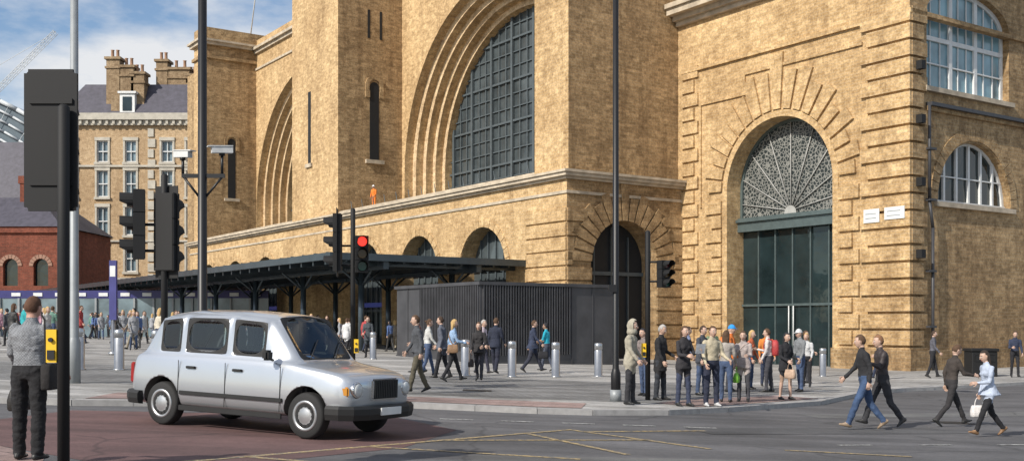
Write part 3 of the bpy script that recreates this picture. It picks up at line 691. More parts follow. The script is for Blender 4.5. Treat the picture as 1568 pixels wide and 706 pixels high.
cx,cy=-3.82,16.8
M.translation=Vector((cx,cy,gz(cx)-.10)); TX.matrix_world=M@Matrix.Diagonal((.975,.975,1.0,1))
ST_=[(-2.27,.62,.46,.84,.45,.88),(-2.22,.76,.36,.96,.60,1.00),(-2.06,.855,.30,1.06,.68,1.10),(-1.99,.868,.29,1.08,.70,1.15),
(-1.66,.88,.28,1.09,.70,1.70),(-1.56,.885,.28,1.09,.70,1.77),(-1.12,.89,.28,1.09,.70,1.82),(-1.02,.89,.28,1.09,.70,1.825),(-.16,.89,.28,1.09,.70,1.835),(-.05,.89,.28,1.09,.70,1.83),
(.60,.89,.28,1.08,.69,1.795),(.68,.89,.28,1.08,.68,1.76),(1.16,.885,.28,1.06,.69,1.12),(1.24,.88,.28,1.04,.64,1.08),(1.55,.875,.28,1.00,.54,1.055),(1.95,.85,.29,.95,.45,1.00),(2.14,.79,.32,.88,.42,.95),(2.22,.68,.38,.78,.40,.86)]
bm=bmesh.new(); rings=[]
for (x,hw,zb,bl,rh,zr) in ST_:
    g=max(0.02,zr-bl); low=(g<.2)
    half=[(0,zb),(hw-.12,zb),(hw-.03,zb+.08),(hw,zb+.24),(hw,zb+ (bl-zb)*.62),(hw-.03,bl-.05),(hw-.07,bl+.005)]
    if low: half+=[(hw-.13 if hw>.7 else hw-.09,bl+g*.35),(rh*.9 if hw<.86 else rh*.98,bl+g*.75),(rh*.55 if x>1.3 else rh*.9,zr-.008),(0,zr)]
    else: half+=[(hw-.09,bl+.05),(rh+.05,zr-.15),(rh-.07,zr-.04),(0,zr)]
    pts=[Vector((x,-y,z)) for y,z in half]+[Vector((x,y,z)) for y,z in half[-2:0:-1]]
    rings.append([bm.verts.new(p) for p in pts])
n=len(rings[0])
for si,(a,b) in enumerate(zip(rings,rings[1:])):
    for i in range(n):
        f=bm.faces.new((a[i],b[i],b[(i+1)%n],a[(i+1)%n])); j=i if i<10 else n-1-i
        f.material_index=0; f.smooth=True
        if j==7 and si in (5,7,9): f.material_index=1
        if j in (9,) and si in (3,11): f.material_index=1
        if j in (0,): f.material_index=2
bm.faces.new(rings[0]); bm.faces.new(list(reversed(rings[-1])))
bmesh.ops.recalc_face_normals(bm,faces=bm.faces)
bm.faces.ensure_lookup_table()
gl=[f for f in bm.faces if f.material_index==1]
seen=set(); groups=[]
for f in gl:
    if f in seen: continue
    st=[f];grp=[];seen.add(f)
    while st:
        q=st.pop();grp.append(q)
        for e in q.edges:
            for k in e.link_faces:
                if k.material_index==1 and k not in seen: seen.add(k);st.append(k)
    groups.append(grp)
for grp in groups:
    r=bmesh.ops.inset_region(bm,faces=grp,thickness=.03,depth=-.004,use_even_offset=True)
    for f in r['faces']: f.material_index=3
cr=bm.edges.layers.float.get('crease_edge') or bm.edges.layers.float.new('crease_edge')
cv=bm.verts.layers.float.get('crease_vert') or bm.verts.layers.float.new('crease_vert')
for e in bm.edges:
    ms={f.material_index for f in e.link_faces}
    if 3 in ms and len(ms)>1: e[cr]=1.0
for v in bm.verts:
    ms={f.material_index for f in v.link_faces}
    if 3 in ms and 0 in ms and len(v.link_faces)<=5: v[cv]=.8
    if 3 in ms and 1 in ms: v[cv]=.62
me=bpy.data.meshes.new('body'); bm.to_mesh(me); bm.free()
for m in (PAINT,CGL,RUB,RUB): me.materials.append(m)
body=bpy.data.objects.new('tmp_body',me); COL.objects.link(body)
s=body.modifiers.new('s','SUBSURF'); s.levels=3; s.render_levels=3
cut=bmesh.new()
for wx in (-1.44,1.44):
    for sd in (-1,1): cyl(cut,(wx,sd*.58,.36),(wx,sd*1.2,.36),.40,n=40)
cme=bpy.data.meshes.new('cut'); bmesh.ops.recalc_face_normals(cut,faces=cut.faces); cut.to_mesh(cme); cut.free(); cme.materials.append(RUB)
co=bpy.data.objects.new('tmp_cut',cme); COL.objects.link(co)
bo=body.modifiers.new('b','BOOLEAN'); bo.object=co; bo.operation='DIFFERENCE'; bo.solver='EXACT'
bo.material_mode='TRANSFER'
dg=bpy.context.evaluated_depsgraph_get(); dg.update()
fin=bpy.data.meshes.new_from_object(body.evaluated_get(dg))
bpy.data.objects.remove(body); bpy.data.objects.remove(co)
for p in fin.polygons: p.use_smooth=True
bd=bpy.data.objects.new('body_shell',fin); COL.objects.link(bd); bd.parent=TX
bm=bmesh.new()
for wx in (-1.44,1.44):
    for sd in (-1,1):
        c=(wx,sd*.76,.335)
        prof=[(.20,-.10),(.30,-.105),(.325,-.085),(.335,-.05),(.335,.05),(.325,.085),(.30,.105),(.215,.108),(.20,.09)]
        lathe(bm,prof,'y',c,36,0)
        o_=sd*.09
        lathe(bm,[(.225,o_*.6),(.222,o_*1.20),(.185,o_*1.24),(.175,o_*.98),(.10,o_*1.18),(.05,o_*1.34),(.01,o_*1.34)],'y',c,36,1)
        for k in range(12):
            a=2*math.pi*k/12; p=Vector(c)+Vector((math.cos(a)*.14,o_*1.12,math.sin(a)*.14)); q=p+Vector((0,o_*.08,0))
            cyl(bm,p-Vector((0,o_*.2,0)),q,.020,n=8,mi=2)
mkobj('wheels',bm,[TYRE,HUB,DARK],TX)
bm=bmesh.new()
def rb(x0,x1,y0,y1,z0,z1,mi,bv=.02):
    t=bmesh.new(); box(t,x0,x1,y0,y1,z0,z1,mi); bmesh.ops.bevel(t,geom=t.edges[:],offset=bv,segments=2,affect='EDGES')
    for f in t.faces: f.material_index=mi
    tm=bpy.data.meshes.new('t'); t.to_mesh(tm); t.free(); bm.from_mesh(tm); bpy.data.meshes.remove(tm)
def sweep(path,sec,mi):
    rg=[]
    for i,p in enumerate(path):
        p=Vector(p); d=(Vector(path[min(i+1,len(path)-1)])-Vector(path[max(i-1,0)])).normalized(); nn=Vector((d.y,-d.x,0))
        rg.append([p+nn*a+Vector((0,0,b)) for a,b in sec])
    tube(bm,rg,mi,smooth=False)
sec=[(-.04,-.12),(.05,-.11),(.07,-.03),(.07,.05),(.04,.09),(-.04,.09)]
sweep([(1.86,-.89,.42),(2.06,-.86,.42),(2.2,-.74,.42),(2.28,-.5,.42),(2.31,0,.42),(2.28,.5,.42),(2.2,.74,.42),(2.06,.86,.42),(1.86,.89,.42)],sec,0)
sweep([(-1.86,.89,.42),(-2.08,.86,.42),(-2.24,.74,.42),(-2.32,.5,.42),(-2.34,0,.42),(-2.32,-.5,.42),(-2.24,-.74,.42),(-2.08,-.86,.42),(-1.86,-.89,.42)],sec,0)
for sd in (-1,1):
    y0,y1=sorted((sd*.88,sd*.912))
    rb(-1.03,1.03,y0,y1,.50,.56,0,.008); rb(-1.03,1.03,y0-.0,y1-.0,.26,.34,0,.008)
    for xx in (-.9,.05): rb(xx,xx+.18,y0+.002,y1+.008,.90,.94,0,.006)
    for xx in (-1.07,-.10,.98): rb(xx-.005,xx+.005,sd*.892-.004,sd*.892+.004,.36,1.02,0,.001)
    rb(.76,.88,*sorted((sd*.93,sd*1.08)),1.10,1.25,0,.03); cyl(bm,(.8,sd*.85,1.1),(.8,sd*.98,1.14),.02,n=8,mi=0)
    lathe_c=Vector((2.02,sd*.62,.73))
    tube(bm,[ringpts(lathe_c+Vector((dx,0,0)),Vector((0,r,0)),Vector((0,0,r)),24) for dx,r in ((0,.12),(.17,.12),(.19,.108))],1)
    tube(bm,[ringpts(lathe_c+Vector((dx,0,0)),Vector((0,r,0)),Vector((0,0,r)),24) for dx,r in ((.185,.10),(.205,.085),(.215,.03))],2)
    rb(2.03,2.16,*sorted((sd*.75,sd*.80)),.64,.78,3,.02)
    rb(-2.22,-2.12,*sorted((sd*.68,sd*.80)),.62,.94,4,.02)
rb(2.10,2.27,-.34,.34,.58,.89,1,.03)
for k in range(13): rb(2.268,2.28,-.295+k*.0455,-.265+k*.0455,.61,.86,0,.003)
rb(2.262,2.272,-.31,.31,.60,.87,5,.003)
rb(2.36,2.385,-.26,.26,.37,.48,6,.005); rb(-2.41,-2.385,-.26,.26,.40,.51,3,.005)
for yy in (-.45,.15): cyl(bm,(1.19,yy,1.13),(.98,yy+.42,1.40),.009,n=6,mi=0)
mkobj('trim_lights_and_bumpers',bm,[RUB,CHR,plain('lamp_glass',(.6,.62,.62),.08),plain('amber',(.5,.22,.03),.3),plain('tail_red',(.30,.01,.01),.3),DARK,WHITE],TX)
bm=bmesh.new(); rb(-1.5,-1.2,-.62,.62,.5,1.2,0,.06); rb(-1.5,-.9,-.62,.62,.4,.62,0,.06); rb(.0,.18,-.60,-.12,.45,1.28,0,.06); rb(.0,.5,-.60,-.12,.4,.62,0,.06); rb(1.0,1.3,-.7,.7,.6,1.06,0,.05)
rb(-1.9,1.4,-.75,.75,.30,.36,0,.01)
for i in range(16):
    a,b=2*math.pi*i/16,2*math.pi*(i+1)/16; cyl(bm,(.86+.06*math.sin(a),-.36+.19*math.cos(a),1.08+.17*math.sin(a)),(.86+.06*math.sin(b),-.36+.19*math.cos(b),1.08+.17*math.sin(b)),.014,n=6)
mkobj('seats_and_dash',bm,plain('seat_vinyl',(.05,.05,.055),.5),TX)
# ------------------------------------------------------------ people
_cl={}
def cloth(c,rough=.9,pat=False):
    k=(tuple(round(x,3) for x in c),pat)
    if k in _cl: return _cl[k]
    m,n,b=nt('cloth'); v=objc(n)
    col=mix(n,(c[0],c[1],c[2]),ramp(n,noi(n,5,3,v),[(.3,.65),(.7,1.15)]),1)
    if pat:
        t=n.nodes.new('ShaderNodeTexChecker'); t.inputs['Scale'].default_value=62; n.links.new(v,t.inputs[0]); t.inputs[1].default_value=(.72,.72,.72,1); t.inputs[2].default_value=(1.25,1.25,1.25,1)
        col=mix(n,col,t.outputs[0],.9)
    n.links.new(col,b.inputs['Base Color']); b.inputs['Roughness'].default_value=rough; bump(n,b,noi(n,22,3,v),.5,.02)
    _cl[k]=m; return m
def skinm(c):
    k=('skin',c)
    if k in _cl: return _cl[k]
    m,n,b=nt('skin'); n.links.new(mix(n,c,ramp(n,noi(n,14,3,objc(n)),[(.3,.85),(.7,1.05)]),1),b.inputs['Base Color']); b.inputs['Roughness'].default_value=.55
    _cl[k]=m; return m
LIP=plain('lips',(.35,.12,.10),.5); EYE=plain('eye_white',(.6,.6,.58),.3)
def hand(bm,w,d,pn,s,mi=0):
    acv=d.cross(pn).normalized()
    tube(bm,[ringpts(w+d*a,acv*b,pn*c,10) for a,b,c in ((-.03,.026,.02),(.0,.028,.019),(.04,.040,.017),(.085,.041,.014),(.095,.034,.010))],mi)
    for o,L in ((-.031,.060),(-.0105,.078),(.0105,.085),(.031,.074)):
        p=w+d*.082+acv*o; d1=(d*math.cos(R(22))+pn*math.sin(R(22))); d2=(d*math.cos(R(55))+pn*math.sin(R(55))); d3=(d*math.cos(R(80))+pn*math.sin(R(80)))
        q=p+d1*L*.45; r_=q+d2*L*.32; t=r_+d3*L*.23
        limb(bm,p,q,.0095,.009,6,mi); limb(bm,q,r_,.009,.0082,6,mi); limb(bm,r_,t,.0082,.007,6,mi)
    p=w+d*.025+acv*.032; q=p+(d*.62+acv*.62+pn*.3).normalized()*.042; t=q+(d*.9+acv*.15+pn*.4).normalized()*.032
    limb(bm,p,q,.013,.011,6,mi); limb(bm,q,t,.011,.008,6,mi)
def headmesh(bm,c,fx,lx,ux,hair,hoodc=False):
    Mh=Matrix.Identity(4)
    for i,v in enumerate((fx,lx,ux)):
        for j in range(3): Mh[j][i]=v[j]
    Mh.translation=c
    def P(x,y,z): return Mh@Vector((x,y,z))
    r=bmesh.ops.create_uvsphere(bm,u_segments=22,v_segments=16,radius=1)
    for v in r['verts']:
        x,y,z=v.co; Y=y*.077; X=x*.096; Z=z*.122
        if z<0: Y*=1-.28*z*z; X*=(1-.12*z*z) if x>0 else (1-.35*z*z)
        if x>.5 and abs(z)<.22: X-=.006*(1-abs(z)/.22)*(1 if abs(y)>.2 else .3)
        if x>.3 and z<-.6: X+=.008
        v.co=P(X,Y,Z)
    for f in {f for v in r['verts'] for f in v.link_faces}: f.material_index=0; f.smooth=True
    limb(bm,P(.090,0,.012),P(.104,0,-.028),.007,.013,8,0); 
    limb(bm,P(.084,-.02,-.064),P(.084,.02,-.064),.0065,.0065,8,6)
    for s in (-1,1):
        limb(bm,P(.079,s*.031,.002),P(.081,s*.031,.002),.0125,.0125,8,5); limb(bm,P(.0885,s*.031,.002),P(.0895,s*.031,.002),.0065,.0065,8,1)
        limb(bm,P(.088,s*.018,.026),P(.082,s*.044,.027),.005,.004,6,1)
        limb(bm,P(-.002,s*.080,.014),P(-.006,s*.077,-.024),.016,.010,8,0,xd=fx,flat=.5)
    if hair!='bald':
        r=bmesh.ops.create_uvsphere(bm,u_segments=24,v_segments=18,radius=1)
        dele=[]
        lo={'short':-.52,'long':-.75,'bun':-.45,'cap':.15,'hood':-2}[hair]
        for v in r['verts']:
            x,y,z=v.co
            kk=(x>.42 and z<.55) or (x>-.12 and z<.05 and hair in('short','bun')) or z<lo or (hair=='long' and x>.12 and z<.3)
            if hair=='cap': kk=z<lo
            if hair=='hood': kk=(x>.45 and z<.75) 
            k=1.0+.05*noise.noise(Vector((x*5,y*5,z*5))+c*3)
            a={'cap':1.13,'hood':1.32}.get(hair,1.09)
            if hair=='short' and z<-.1 and x<0: a*=1-.16*(-z-.1)/.4
            v.co=P(x*.096*a*k-.004,y*.077*a*1.04*k,z*.122*a*k+.002)
            if kk: dele.append(v)
        fs={f for v in r['verts'] for f in v.link_faces}
        mi={'cap':7,'hood':2}.get(hair,1)
        for f in fs: f.material_index=mi; f.smooth=True
        bmesh.ops.delete(bm,geom=dele,context='VERTS')
        if hair=='long':
            tube(bm,[ringpts(P(a,0,b),(lx*cw),(fx*dw),12) for a,b,cw,dw in ((-.03,.05,.082,.06),(-.05,-.05,.092,.05),(-.062,-.15,.088,.04),(-.06,-.24,.07,.03),(-.06,-.27,.03,.012))],1)
        if hair=='bun': limb(bm,P(-.10,0,.05),P(-.125,0,.055),.035,.03,10,1)
        if hair=='cap': tube(bm,[ringpts(P(a,0,.03+b),lx*w_,ux*.006,10) for a,b,w_ in ((.06,0,.07),(.12,-.004,.062),(.16,-.012,.035))],7)
        if hair=='hood': tube(bm,[ringpts(P(-.02,0,b),fx*a,lx*a2,14) for a,a2,b in ((.10,.12,-.17),(.115,.115,-.12),(.10,.10,-.05))],2)
def person(name,x,y,head_deg,H=1.75,top=(.05,.05,.06),bot=(.03,.03,.04),skin=(.50,.33,.25),hair=(.05,.03,.02),hs='short',shoes=(.02,.02,.02),walk=0.0,
   arms=((4,8,10),(4,8,10)),sleeve='long',coat=0.0,bulk=1.0,fem=False,lean=2,turn=0,nod=0,vox=.02,z=None,pat=False,capc=(.6,.6,.6),bare=False,mirror=False,bag=None,ret=False,dz=0,sit=False,legw=1.0):
    a=R(lean); piv=Vector((0,0,.93))
    def up_(p): 
        p=Vector(p)-piv; return piv+Vector((p.x*math.cos(a)+p.z*math.sin(a),p.y,-p.x*math.sin(a)+p.z*math.cos(a)))
    bm=bmesh.new(); bones=[]
    sw=.93 if fem else 1.0; hw_=1.06 if fem else (1+(legw-1)*.5)
    st=[(.86,.10,.135*hw_),(.93,.118,.168*hw_),(1.0,.112,.162*hw_),(1.10,.095*bulk,.135*sw*bulk),(1.22,.112*bulk,.152*sw*bulk),(1.33,.118*bulk,.172*sw*bulk),(1.40,.104*bulk,.178*sw),(1.45,.075,.13*sw),(1.485,.058,.07),(1.56,.052,.056),(1.60,.05,.053)]
    fxu=up_((1,0,1.93))-up_((0,0,1.93))
    tube(bm,[ringpts(up_((0 if zz<1.45 else .012,0,zz)),fxu*ax,Vector((0,ay,0)),18) for zz,ax,ay in st])
    bones.append(('hip',Vector((0,0,.86)),up_((0,0,.955)),.14,.14)); bones.append(('torso',up_((0,0,1.02 if coat<=0 else .98)),up_((0,0,1.40)),.13,.14)); bones.append(('neck',up_((.012,0,1.51)),up_((.012,0,1.6)),.055,.055))
    if fem:
        for s in (-1,1): limb(bm,up_((.055,s*.07,1.29)),up_((.075,s*.07,1.285)),.062,.058,10)
    hands=[]
    for s,(swg,ab,fl) in zip((1,-1),arms):
        sh=up_((0,s*.178*sw,1.405)); 
        def dirv(t,ab): return Vector((math.sin(R(t)),s*math.sin(R(ab)),-math.cos(R(t))*math.cos(R(ab)))).normalized()
        d1=dirv(swg,ab); el=sh+d1*.285; d2=dirv(swg+fl,ab-(6 if fl<60 else 16)); wr=el+d2*.25
        b_=.01*bulk
        limb(bm,sh,el,(.056*bulk)*sw+.0,.043*sw+b_*.5,12); limb(bm,el,wr,.042*sw+b_*.5,(.030 if sleeve=='long' else .026)+b_*.3,12)
        bones.append(('torso',sh,sh+d1*.1,.056,.055)); bones.append(('uarm',sh+d1*.1,el,.05,.043)); bones.append(('farm',el,wr,.042,.03)); hands.append((wr,d2,s))
    if sit: legs=((84,48,40),(80,46,40))
    elif walk: legs=((26*walk,4*walk,14*walk),(-16*walk,24*walk,-38*walk))
    else:
        j=random.uniform(-3,5); legs=((3+j,2+abs(j),0),(-2-j*.4,3,0))
    if mirror: legs=legs[::-1]
    low=9
    for s,(h,k,fp) in zip((1,-1),legs):
        hp=Vector((0,s*.088*(1+(legw-1)*.5),.90)); ab=0.02 if walk else .045
        d1=Vector((math.sin(R(h)),s*ab,-math.cos(R(h)))).normalized(); kn=hp+d1*.435
        d2=Vector((math.sin(R(h-k)),s*ab*.4,-math.cos(R(h-k)))).normalized(); an=kn+d2*.40
        kr,cr_,ar_=(.060*legw,.058*legw,.050*legw) if not bare else (.052,.050,.034)
        limb(bm,hp,kn,.088*hw_,kr,14); mid=kn+d2*.13; limb(bm,kn,mid,kr,cr_,12); limb(bm,mid,an,cr_,ar_,12)
        f=Vector((math.cos(R(fp)),s*.12,math.sin(R(fp)))).normalized(); nf=Vector((-math.sin(R(fp)),0,math.cos(R(fp))))
        heel=an+f*-.045-nf*.035; toe=an+f*.155-nf*.048
        limb(bm,heel,an+f*.06-nf*.03,.038,.042,12); limb(bm,an+f*.05-nf*.036,toe,.042,.030,12,xd=Vector((0,1,0)),flat=.8)
        bones.append(('thigh',hp,kn,.088,kr)); bones.append(('shank',kn,an-d2*.03,cr_,ar_)); bones.append(('foot',heel-f*.01,toe,.035,.03)); bones.append(('foot',an-nf*.03,an+f*.06-nf*.03,.04,.04))
        low=min(low,heel.z-.040,toe.z-.032)
    if coat>0:
        spread=.05*walk
        tube(bm,[ringpts(up_((0,0,zz)) if zz>.93 else Vector((0,0,zz)),Vector((ax,0,0)),Vector((0,ay,0)),18) for zz,ax,ay in ((1.05,.12,.165),(.93,.14+spread*.5,.185),(.93-coat,.15+spread*2,.20))])
        bones.append(('torso',Vector((0,0,.93-coat)),up_((0,0,1.0)),.19,.17))
    me=bpy.data.meshes.new('t'); bmesh.ops.recalc_face_normals(bm,faces=bm.faces); bm.to_mesh(me); bm.free()
    o=bpy.data.objects.new('tmp',me); COL.objects.link(o)
    r=o.modifiers.new('r','REMESH'); r.mode='VOXEL'; r.voxel_size=vox; s_=o.modifiers.new('s','SMOOTH'); s_.factor=.5; s_.iterations=3 if vox>.015 else 5
    dg=bpy.context.evaluated_depsgraph_get(); em=bpy.data.meshes.new_from_object(o.evaluated_get(dg)); bpy.data.objects.remove(o); bpy.data.meshes.remove(me)
    bm=bmesh.new(); bm.from_mesh(em); bpy.data.meshes.remove(em)
    C=np.array([f.calc_center_median() for f in bm.faces]); D=[]
    for lb,p,q,ra,rb_ in bones:
        p=np.array(p);q=np.array(q); d=q-p; t=np.clip(((C-p)@d)/(d@d),0,1); D.append(np.linalg.norm(C-(p+t[:,None]*d),axis=1)-(ra+(rb_-ra)*t))
    idx=np.argmin(np.array(D),axis=0); labs=[b[0] for b in bones]
    mp={'hip':3,'torso':2,'neck':0,'uarm':2,'farm':2 if sleeve=='long' else 0,'thigh':3,'shank':0 if bare else 3,'foot':4}
    if sleeve=='none': mp['uarm']=0
    bm.faces.ensure_lookup_table()
    for f,i in zip(bm.faces,idx): f.material_index=mp[labs[i]]; f.smooth=True
    sd=Vector((random.random()*50,random.random()*50,0))
    for v in bm.verts:
        if v.link_faces and v.link_faces[0].material_index in (2,3):
            q=v.co.copy(); q.z*=1.7
            v.co+=v.normal*(.011*noise.noise(q*8+sd)+.007*noise.noise(q*22+sd))
    tr=R(turn); nd=R(nod+lean*.4); fx=Vector((math.cos(tr)*math.cos(nd),math.sin(tr)*math.cos(nd),-math.sin(nd))); lx=Vector((-math.sin(tr),math.cos(tr),0)); ux=fx.cross(lx)
    hc=up_((.025,0,1.635)); headmesh(bm,hc+fx*.008,fx,lx,ux,hs)
    for wr,d,s in hands:
        pn=Vector((0,-s,0)); 
        if abs(d.x)>.85: pn=Vector((0,-s*.8,-.5)).normalized()
        pn=(pn-d*pn.dot(d)).normalized(); hand(bm,wr,d,pn,s,0)
    mats=[skinm(skin),cloth(hair),cloth(top,pat=pat),cloth(bot),cloth(shoes,.5),EYE,LIP,cloth(capc),BLKM]
    if bag:
        kind,bc=bag; mats[8]=cloth(bc,.6)
        wr,d,s=hands[1] if kind!='hand_l' else hands[0]
        def bagbox(c,l,w,h):
            tube(bm,[ringpts_sq(Vector(c)+Vector((0,0,zz)),l*k,w*k2) for zz,k,k2 in ((-h/2,.9,.8),(-h/2+.02,1,1),(0,1.02,1.05),(h/2-.02,.92,.6),(h/2,.85,.4))],8)
        if kind in('hand','hand_l'):
            c=wr+d*.08+Vector((0,0,-.30)); bagbox(c,.17,.07,.24)
            pts=[c+Vector((.09*math.cos(R(t)),0,.10+.19*math.sin(R(t)))) for t in range(0,181,20)]
            for p,q in zip(pts,pts[1:]): limb(bm,p,q,.008,.008,6,8)
        if kind=='shoulder':
            c=up_((-.02,-.23,.93)); bagbox(c,.15,.06,.24)
            pts=[up_(p) for p in ((-.02,-.23,1.04),(.09,-.20,1.16),(.125,-.10,1.28),(.11,.02,1.40),(.02,.13,1.475),(-.08,.05,1.42),(-.125,-.06,1.30),(-.10,-.17,1.15),(-.02,-.23,1.04))]
            for p,q in zip(pts,pts[1:]): limb(bm,p,q,.013,.013,6,8)
        if kind=='back':
            c=up_((-.19,0,1.22)); tube(bm,[ringpts_sq(c+Vector((ox,0,zz)),.085*k,.15*k) for zz,k,ox in ((-.22,.85,0),(-.18,1,0),(0,1.1,-.01),(.16,.95,0),(.22,.6,.02))],8)
            for s2 in (-1,1):
                pts=[up_(p) for p in ((-.12,s2*.08,1.42),(-.02,s2*.09,1.475),(.09,s2*.095,1.40),(.125,s2*.11,1.25),(.08,s2*.16,1.08))]
                for p,q in zip(pts,pts[1:]): limb(bm,p,q,.016,.016,6,8)
        if kind=='paper':
            w2,d2,_=hands[0]; c=w2+d2*.12; 
            fxx=Vector((.25,0,.97)); v0=[c+Vector((0,.02,0))+Vector((0,.15*i,0))+fxx*.11*j for i,j in ((-1.2,-1),(.5,-1),(.5,1),(-1.2,1))]
            f=bm.faces.new([bm.verts.new(p) for p in v0]); f.material_index=8; f2=bm.faces.new([bm.verts.new(p+Vector((-.006,0,0))) for p in reversed(v0)]); f2.material_index=8
    me=bpy.data.meshes.new(name); bm.to_mesh(me); bm.free()
    for m in mats: me.materials.append(m)
    o=bpy.data.objects.new(name,me); COL.objects.link(o); k=H/1.75
    o.scale=(k,k,k); o.rotation_euler=(0,0,R(head_deg)); o.location=(x,y,(gz(x) if z is None else z)+dz-low*k)
    return o
def ringpts_sq(c,l,w):
    out=[]
    for i in range(16):
        t=2*math.pi*i/16; cs,sn=math.cos(t),math.sin(t); e=.45
        out.append(c+Vector((l*abs(cs)**e*(1 if cs>=0 else -1),w*abs(sn)**e*(1 if sn>=0 else -1),0)))
    return out
BLK_=(.018,.018,.022); NAVY=(.03,.04,.075); JEAN=(.06,.09,.165); BLOND=(.45,.30,.13); BRN=(.08,.045,.025); GRYH=(.35,.33,.31)
WA=lambda a,f=25:((-a,8,f),(a,8,f))
RD=-.10
person('man',-5.20,11.6,82,1.74,top=(.20,.21,.225),bot=(.012,.012,.014),hair=(.085,.04,.022),skin=(.48,.27,.2),arms=((10,16,38),(4,16,32)),bulk=1.26,legw=1.3,vox=.012,pat=True,bag=('hand_l',(.02,.018,.016)),turn=-8,nod=6,lean=4)
bg=bmesh.new(); 
tube(bg,[ringpts_sq(Vector((0,0,zz)),.06*k,.13*k) for zz,k in ((-.14,.9),(-.12,1),(.1,1.02),(.14,.8))],0)
for p,q in zip([Vector((0,-.1,.13)),Vector((-.02,-.08,.35)),Vector((-.05,-.02,.60))],[Vector((-.02,-.08,.35)),Vector((-.05,-.02,.60)),Vector((-.10,.02,.66))]): limb(bg,p,q,.01,.01,6,0)
mkobj('shoulder_bag',bg,cloth((.02,.018,.018)),smooth=False,loc=(-4.93,11.5,gz(-4.8)+.92))
P=person
P('man',-2.15,24.6,195,1.74,top=(.07,.075,.085),bot=(.09,.08,.055),hair=BRN,walk=.6,arms=WA(14,20),bulk=1.1,coat=.02,legw=1.1)
P('woman',-1.64,29.7,10,1.70,top=(.26,.38,.55),bot=BLK_,hair=BLOND,hs='long',walk=.75,arms=((-20,8,20),(20,8,60)),fem=True,bag=('shoulder',(.3,.18,.1)))
P('man',-2.0,30.9,170,1.76,top=(.10,.11,.14),bot=BLK_,walk=.5,arms=WA(12),bulk=1.1,coat=.1,legw=1.1)
P('woman',-.93,30.6,-100,1.64,top=(.03,.028,.03),bot=(.04,.04,.05),hair=BRN,hs='long',walk=.5,arms=((10,8,60),(5,8,20)),fem=True,coat=.1,bag=('hand',(.04,.03,.03)))
P('man',-.55,35.6,60,1.80,top=(.02,.025,.045),bot=(.02,.022,.04),hair=BRN,walk=.4,arms=WA(12),bulk=1.12,coat=.12,legw=1.15)
P('woman',-.95,34.6,-30,1.72,top=(.50,.42,.47),bot=(.04,.04,.06),hair=GRYH,hs='short',walk=.5,arms=WA(12),fem=True)
P('man',.72,37.4,0,1.80,top=NAVY,bot=(.03,.032,.05),hair=BRN,walk=.9,arms=((-22,8,15),(22,8,20)),bulk=1.08,coat=.12,bag=('hand',BLK_),legw=1.15)
P('man',1.25,38.6,160,1.70,top=(.02,.36,.48),bot=(.06,.07,.10),hair=BLK_,walk=.5,arms=((15,8,60),(12,8,60)),sleeve='short',skin=(.3,.18,.12))
P('woman',-2.5,32.0,15,1.68,top=(.5,.5,.48),bot=JEAN,hair=BRN,hs='bun',walk=.6,arms=WA(16),fem=True)
P('man',-2.9,33.5,190,1.75,top=(.16,.07,.06),bot=JEAN,walk=.5,arms=WA(14))
P('woman',-6.2,46.5,-95,1.75,top=(.06,.07,.08),bot=BLK_,hair=BRN,hs='long',arms=((10,8,40),(10,8,60)),fem=True,coat=.2)
P('man',2.56,23.3,-20,1.80,top=(.36,.33,.26),bot=(.03,.03,.035),hs='hood',arms=((8,10,30),(8,8,30)),bulk=1.12,coat=.12,legw=1.1)
P('man',3.45,25.1,-30,1.74,top=(.02,.02,.022),bot=(.035,.04,.05),hair=GRYH,arms=((10,8,50),(8,8,20)),bulk=1.15,coat=.25,nod=15,legw=1.15)
P('woman',3.72,23.4,-60,1.72,top=(.03,.028,.032),bot=(.04,.05,.09),hair=BRN,hs='long',arms=((22,6,88),(15,6,70)),fem=True,coat=.12,bag=('paper',(.75,.75,.75)))
P('man',4.37,23.6,-70,1.74,top=(.48,.42,.30),bot=(.025,.03,.055),hair=BRN,shoes=(.5,.5,.5),arms=((12,12,50),(8,12,30)),bulk=1.08,legw=1.15)
P('man',4.85,27.6,-40,1.76,top=(.06,.065,.08),bot=JEAN,arms=((8,8,20),(5,8,15)),bulk=1.1,coat=.1)
P('man',5.98,29.6,-20,1.82,top=(.60,.16,.03),bot=(.05,.05,.06),hs='cap',capc=(.03,.25,.6),arms=((8,8,20),(5,8,15)),bulk=1.1,bag=('back',(.6,.16,.02)))
P('woman',5.5,25.6,-110,1.66,top=(.42,.36,.34),bot=(.06,.06,.07),hair=BRN,hs='long',arms=((15,6,80),(5,8,15)),fem=True,coat=.1,bag=('shoulder',(.5,.4,.35)))
P('man',7.2,30.2,160,1.76,top=(.6,.56,.54),bot=(.05,.05,.06),hair=BRN,arms=((8,8,20),(15,8,85)),bag=('back',(.4,.04,.04)))
P('woman',6.85,27.0,-60,1.66,top=BLK_,bot=(.42,.28,.2),hair=BLK_,hs='long',arms=((8,6,70),(5,8,60)),fem=True,coat=.18,bare=True,bag=('hand',(.5,.35,.25)))
P('man',8.3,31.0,200,1.78,top=(.20,.21,.22),bot=JEAN,hs='cap',capc=(.5,.5,.5),arms=((8,8,20),(5,8,15)),bulk=1.1)
P('woman',6.9,31.2,-30,1.70,top=(.5,.12,.05),bot=JEAN,hair=BLOND,hs='long',arms=((8,8,20),(5,8,15)),fem=True)
P('man',5.1,31.5,10,1.74,top=(.16,.19,.3),bot=BLK_,arms=((8,8,20),(5,8,15)))
P('woman',3.25,26.5,-140,1.64,top=(.22,.18,.17),bot=JEAN,hair=BLK_,hs='bun',arms=((8,8,80),(5,8,15)),fem=True)
